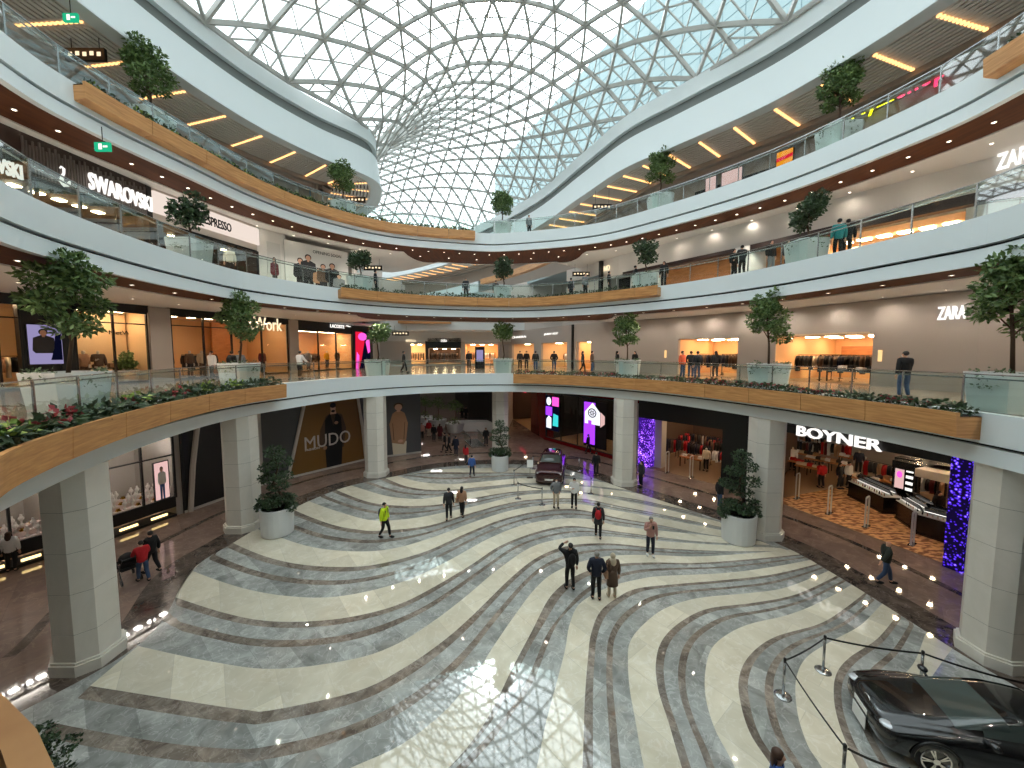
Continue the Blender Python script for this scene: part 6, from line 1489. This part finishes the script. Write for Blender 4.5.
b = MB(); b.tube([(2.10 , .10 * math.cos(a), .70 + .05 * math.sin(a)) for a in [2 * PI * k / 16 for k in range(16)]], .014, 6, True); b.build('bonnet_emblem', M['chrome'], t, True, False)
b = MB(); b.box((2.24, 0, .24), (.02, .5, .3)); b.build('price_board', M['plate'], t, False, False)
st = [(2.2, .55, .34, .80, .82, .5), (2.12, .84, .26, .95, .98, .62), (1.8, .91, .23, 1.02, 1.06, .7), (1.2, .93, .23, 1.06, 1.12, .76), (.9, .93, .23, 1.07, 1.2, .78), (.2, .93, .23, 1.08, 1.6, .74), (-.3, .93, .23, 1.09, 1.66, .73), (-1.2, .93, .24, 1.1, 1.62, .71), (-1.8, .92, .26, 1.1, 1.5, .68), (-2.1, .88, .3, 1.05, 1.2, .66), (-2.2, .7, .4, .95, .97, .6)]
t, xf, S, n = car('suv_car', 'burgundy sport utility car on show at the far end of the marble floor', (2.75, 26.3, .004), math.atan2(-1, -.18), 'paint_burgundy', st, 4.4, (1.35, -1.35), .36, 5, (0, .25, .95, -1.75, -2.08), ((-1.6, .7),))
for s in (-1, 1):
    b = MB(); b.box((2.13, s * .66, .86), (.08, .26, .1)); b.build('headlight', M['headlight'], t, False, False); b = MB(); b.ball((.75, s * 1.03, 1.1), (.08, .12, .09), 10, 6); b.bar((.78, s * .88, 1.05), (.76, s * .98, 1.08), .04); b.build('door_mirror', M['paint_burgundy'], t, True, False)
b = MB(); b.box((2.2, 0, .46), (.03, .52, .11)); b.build('number_plate', M['plate'], t, False, False); b = MB(); b.box((2.17, 0, .68), (.05, .8, .22)); b.build('grille', M['black'], t, False, False)
# ---------------------------------------------------------------- rope barriers
def stanchion(x, y, label, m='chrome'):
    t = thing('stanchion', label, 'barrier post', (x, y, .005)); b = MB(); b.lathe([(.19, 0), (.19, .012), (.15, .03), (.04, .045)], n=20); b.build('base', M['steel'], t, True, world=False)
    b = MB(); b.lathe([(.03, .04), (.03, .9)], n=12); b.build('pole', M['steel'], t, True, world=False); b = MB(); b.lathe([(.036, .9), (.036, 1.0), (.025, 1.02)], n=12); b.build('belt_head', M['black'], t, True, world=False); return (x, y)
def belt(a, c, label, group):
    b = MB(); A = Vector((*a, .95)); B = Vector((*c, .95)); d = (B - A).normalized() * .04; N = 10; pts = [A.lerp(B, k / N) - Vector((0, 0, .05 * math.sin(PI * k / N))) for k in range(N + 1)]; pts[0] += d; pts[-1] -= d
    for p, q in zip(pts, pts[1:]): b.bar(p, q, .05 if False else .006, .05)
    o = b.build('barrier_belt', M['black']); tag(o, label, 'barrier belt')
nr = [((7.45, 6.4 + .9) if False else (P(842, 792, 0)), 'steel barrier post at the bottom edge beside the coupe wheel'), (P(783, 696, 0), 'steel barrier post at the left corner of the coupe enclosure'), (P(823, 671, 0), 'steel barrier post at the far left corner of the coupe enclosure'), ((10.56, 9.35), 'steel barrier post behind the coupe'), ((12.1, 8.4), 'steel barrier post off the right edge behind the coupe')]
ps = [stanchion(p[0], p[1], l) for p, l in nr]
lab = ['black belt from the bottom edge post to the left corner post of the coupe enclosure', 'short black belt between the two left corner posts of the coupe enclosure', 'long black belt running behind the coupe nose', 'black belt running off the right edge behind the coupe']
for k in range(4): belt(ps[k], ps[k + 1], lab[k], None)
p0 = (7.35, 6.55); stanchion(*p0, 'steel barrier post below the bottom edge beside the coupe'); belt(ps[0], p0, 'black belt running off the bottom edge beside the coupe', None)
fr_ = [((518, 499), 'front left'), ((542, 505), 'front middle'), ((591, 494), 'front right'), ((579, 471), 'rear right'), ((533, 469), 'rear left'), ((514, 485), 'left')]
pf = [stanchion(*P(u, v, 0), 'steel barrier post at the %s of the burgundy car enclosure' % w) for (u, v), w in fr_]
for a, c, w in ((0, 1, 'front left'), (2, 3, 'right'), (3, 4, 'rear'), (4, 5, 'rear left'), (5, 0, 'left')): belt(pf[a], pf[c], 'black belt along the %s side of the burgundy car enclosure' % w, None)
x, y = P(530, 478, 0); t = thing('info_stand', 'small white information stand left of the burgundy car', 'stand', (x, y, .005)); b = MB(); b.box((0, 0, .02), (.4, .3, .03)); b.bar((0, 0, .03), (0, .05, .9), .04); b.build('stand_post', M['steel'], t, world=False); b = MB(); b.box((0, 0, 1.0), (.42, .04, .5), rot=Matrix.Rotation(-.25, 3, 'X')); b.build('stand_panel', M['plate'], t, world=False)
# ------------------------------------------------------------------ recessed downlights and slat-ceiling lamp strips
mat('lamp_trim', (.85, .83, .8), .4)
def downlight_ring(c, z, off, step, label, group, watt, cone=110, ymin=4, col=(1, .88, .74), wm=None, every=1):
    pts = resample(offs(c, off, True) + [offs(c, off, True)[0]], False, step); P0 = None
    for i, (x, y) in enumerate(pts[:-1]):
        if y < ymin: continue
        if P0 is None:
            P0 = thing('ceiling_downlight', label, 'lamp', (x, y, z), 0, group)
            b = MB(); b.lathe([(.06, 0), (.06, -.02), (.08, -.02), (.08, 0)], n=12); r = b.build('trim_ring', M['lamp_trim'], P0, world=False)
            b = MB(); b.lathe([(.055, -.004), (.055, -.012)], n=12); q = b.build('lens', M['soft_lamp'], P0, world=False); proto(P0, r, q)
        else: dup(P0, (x, y, z))
        if watt and i % every == 0:
            L = bpy.data.lights.new('downlight', 'SPOT'); L.energy = watt; L.spot_size = math.radians(cone); L.spot_blend = 1; L.shadow_soft_size = .03; L.color = col; L.specular_factor = .2
            o = bpy.data.objects.new('downlight', L); COL.objects.link(o); o.location = (x, y, z - .05)
downlight_ring(E3, L3 - 1.385, 1.2, 1.25, 'small round downlight in the wood soffit under the third-floor edge', 'downlights under the third floor', 520, every=3)
downlight_ring(E2, L2 - 1.385, 1.2, 2.0, 'small round downlight in the wood soffit under the second-floor edge', 'downlights under the second floor', 380, every=2)
downlight_ring(E1, L1 - 1.385, 2.6, 2.6, 'small round downlight in the white ceiling under the first-floor edge', 'downlights under the first floor', 60, every=2)
downlight_ring(E1, L1 - 1.425, 6.0, 3.4, 'small round downlight in the ground-floor corridor ceiling near the shops', 'downlights near the ground-floor shops', 60, every=2)
downlight_ring(E3, L3 - 1.425, 2.9, 2.4, 'small round downlight in the white second-floor ceiling near the shops', 'downlights near the second-floor shops', 25, cone=165, every=1)
downlight_ring(E2, L2 - 1.425, 4.6, 2.2, 'small round downlight in the first-floor ceiling near the shops', 'downlights near the first-floor shops', 85, cone=165, every=1)

def lamp_strips(c, label, group, sel, step=2.9):
    pts = resample(c, False, step); ns = norms(pts, False); P0 = None
    for i, ((x, y), n) in enumerate(zip(pts, ns)):
        if y < 7 or not sel(x, y): continue
        rz = math.atan2(n[1], n[0]); loc = (x + n[0] * 2.5, y + n[1] * 2.5, ZR + .13)
        if P0 is None:
            P0 = thing('ceiling_light_strip', label, 'lamp', loc, rz, group)
            b = MB(); b.box((0, -.3, .07), (3.0, .42, .03)); b.box((0, .0, .04), (3.0, .12, .1)); h = b.build('strip_housing', M['slat'], P0, world=False)
            q = MB()
            for k in range(13): q.box((-1.38 + k * .23, -.09, .0), (.12, .13, .08))
            l = q.build('bulb_row', M['bulb'], P0, world=False); proto(P0, h, l)
        else: dup(P0, loc, rz)
lamp_strips(RL, 'warm bulb strip across the left third-floor slatted ceiling', 'bulb strips in the left slatted ceiling', lambda x, y: True, 2.05)
lamp_strips(RR, 'warm bulb strip across the right third-floor slatted ceiling', 'bulb strips in the right slatted ceiling', lambda x, y: True, 2.05)
# ------------------------------------------------------------------ light, camera, colour
w = bpy.data.worlds.new('World'); SC.world = w; w.use_nodes = True
bg = w.node_tree.nodes['Background']; bg.inputs['Color'].default_value = (.90, .97, 1.0, 1); bg.inputs['Strength'].default_value = 2.5
wn = w.node_tree; N = wn.nodes; K = wn.links.new        # overcast sky with the sun's glow behind the cloud
tc = N.new('ShaderNodeTexCoord'); dt = N.new('ShaderNodeVectorMath'); dt.operation = 'DOT_PRODUCT'; dt.inputs[1].default_value = Vector((-.043, .754, .656)).normalized(); K(tc.outputs['Generated'], dt.inputs[0])
mx = N.new('ShaderNodeMath'); mx.operation = 'MAXIMUM'; mx.inputs[1].default_value = 0; K(dt.outputs['Value'], mx.inputs[0])
def lobe(e, s):
    p = N.new('ShaderNodeMath'); p.operation = 'POWER'; p.inputs[1].default_value = e; K(mx.outputs[0], p.inputs[0])
    q = N.new('ShaderNodeMath'); q.operation = 'MULTIPLY'; q.inputs[1].default_value = s; K(p.outputs[0], q.inputs[0]); return q
a_, b_ = lobe(1200, 50), lobe(40, 5); ad = N.new('ShaderNodeMath'); K(a_.outputs[0], ad.inputs[0]); K(b_.outputs[0], ad.inputs[1])
a2 = N.new('ShaderNodeMath'); a2.inputs[1].default_value = 2.0; K(ad.outputs[0], a2.inputs[0]); K(a2.outputs[0], bg.inputs['Strength'])
cam = bpy.data.cameras.new('camera'); co = bpy.data.objects.new('camera', cam); COL.objects.link(co)
co.location = (0, 0, HC); co.rotation_euler = (PI / 2 - PT, 0, 0)
cam.sensor_width = 36; cam.lens = 36 * FOC / 1024; cam.clip_end = 400; cam.clip_start = .05
cam.shift_y = (CY - 384) / 1024
SC.camera = co
SC.view_settings.view_transform = 'Standard'; SC.view_settings.look = 'None'; SC.view_settings.gamma = 1; SC.view_settings.use_curve_mapping = False
SC.view_settings.exposure = 0.52
SC.cycles.use_denoising = True
SC.cycles.max_bounces = 6; SC.cycles.diffuse_bounces = 4; SC.cycles.transparent_max_bounces = 24
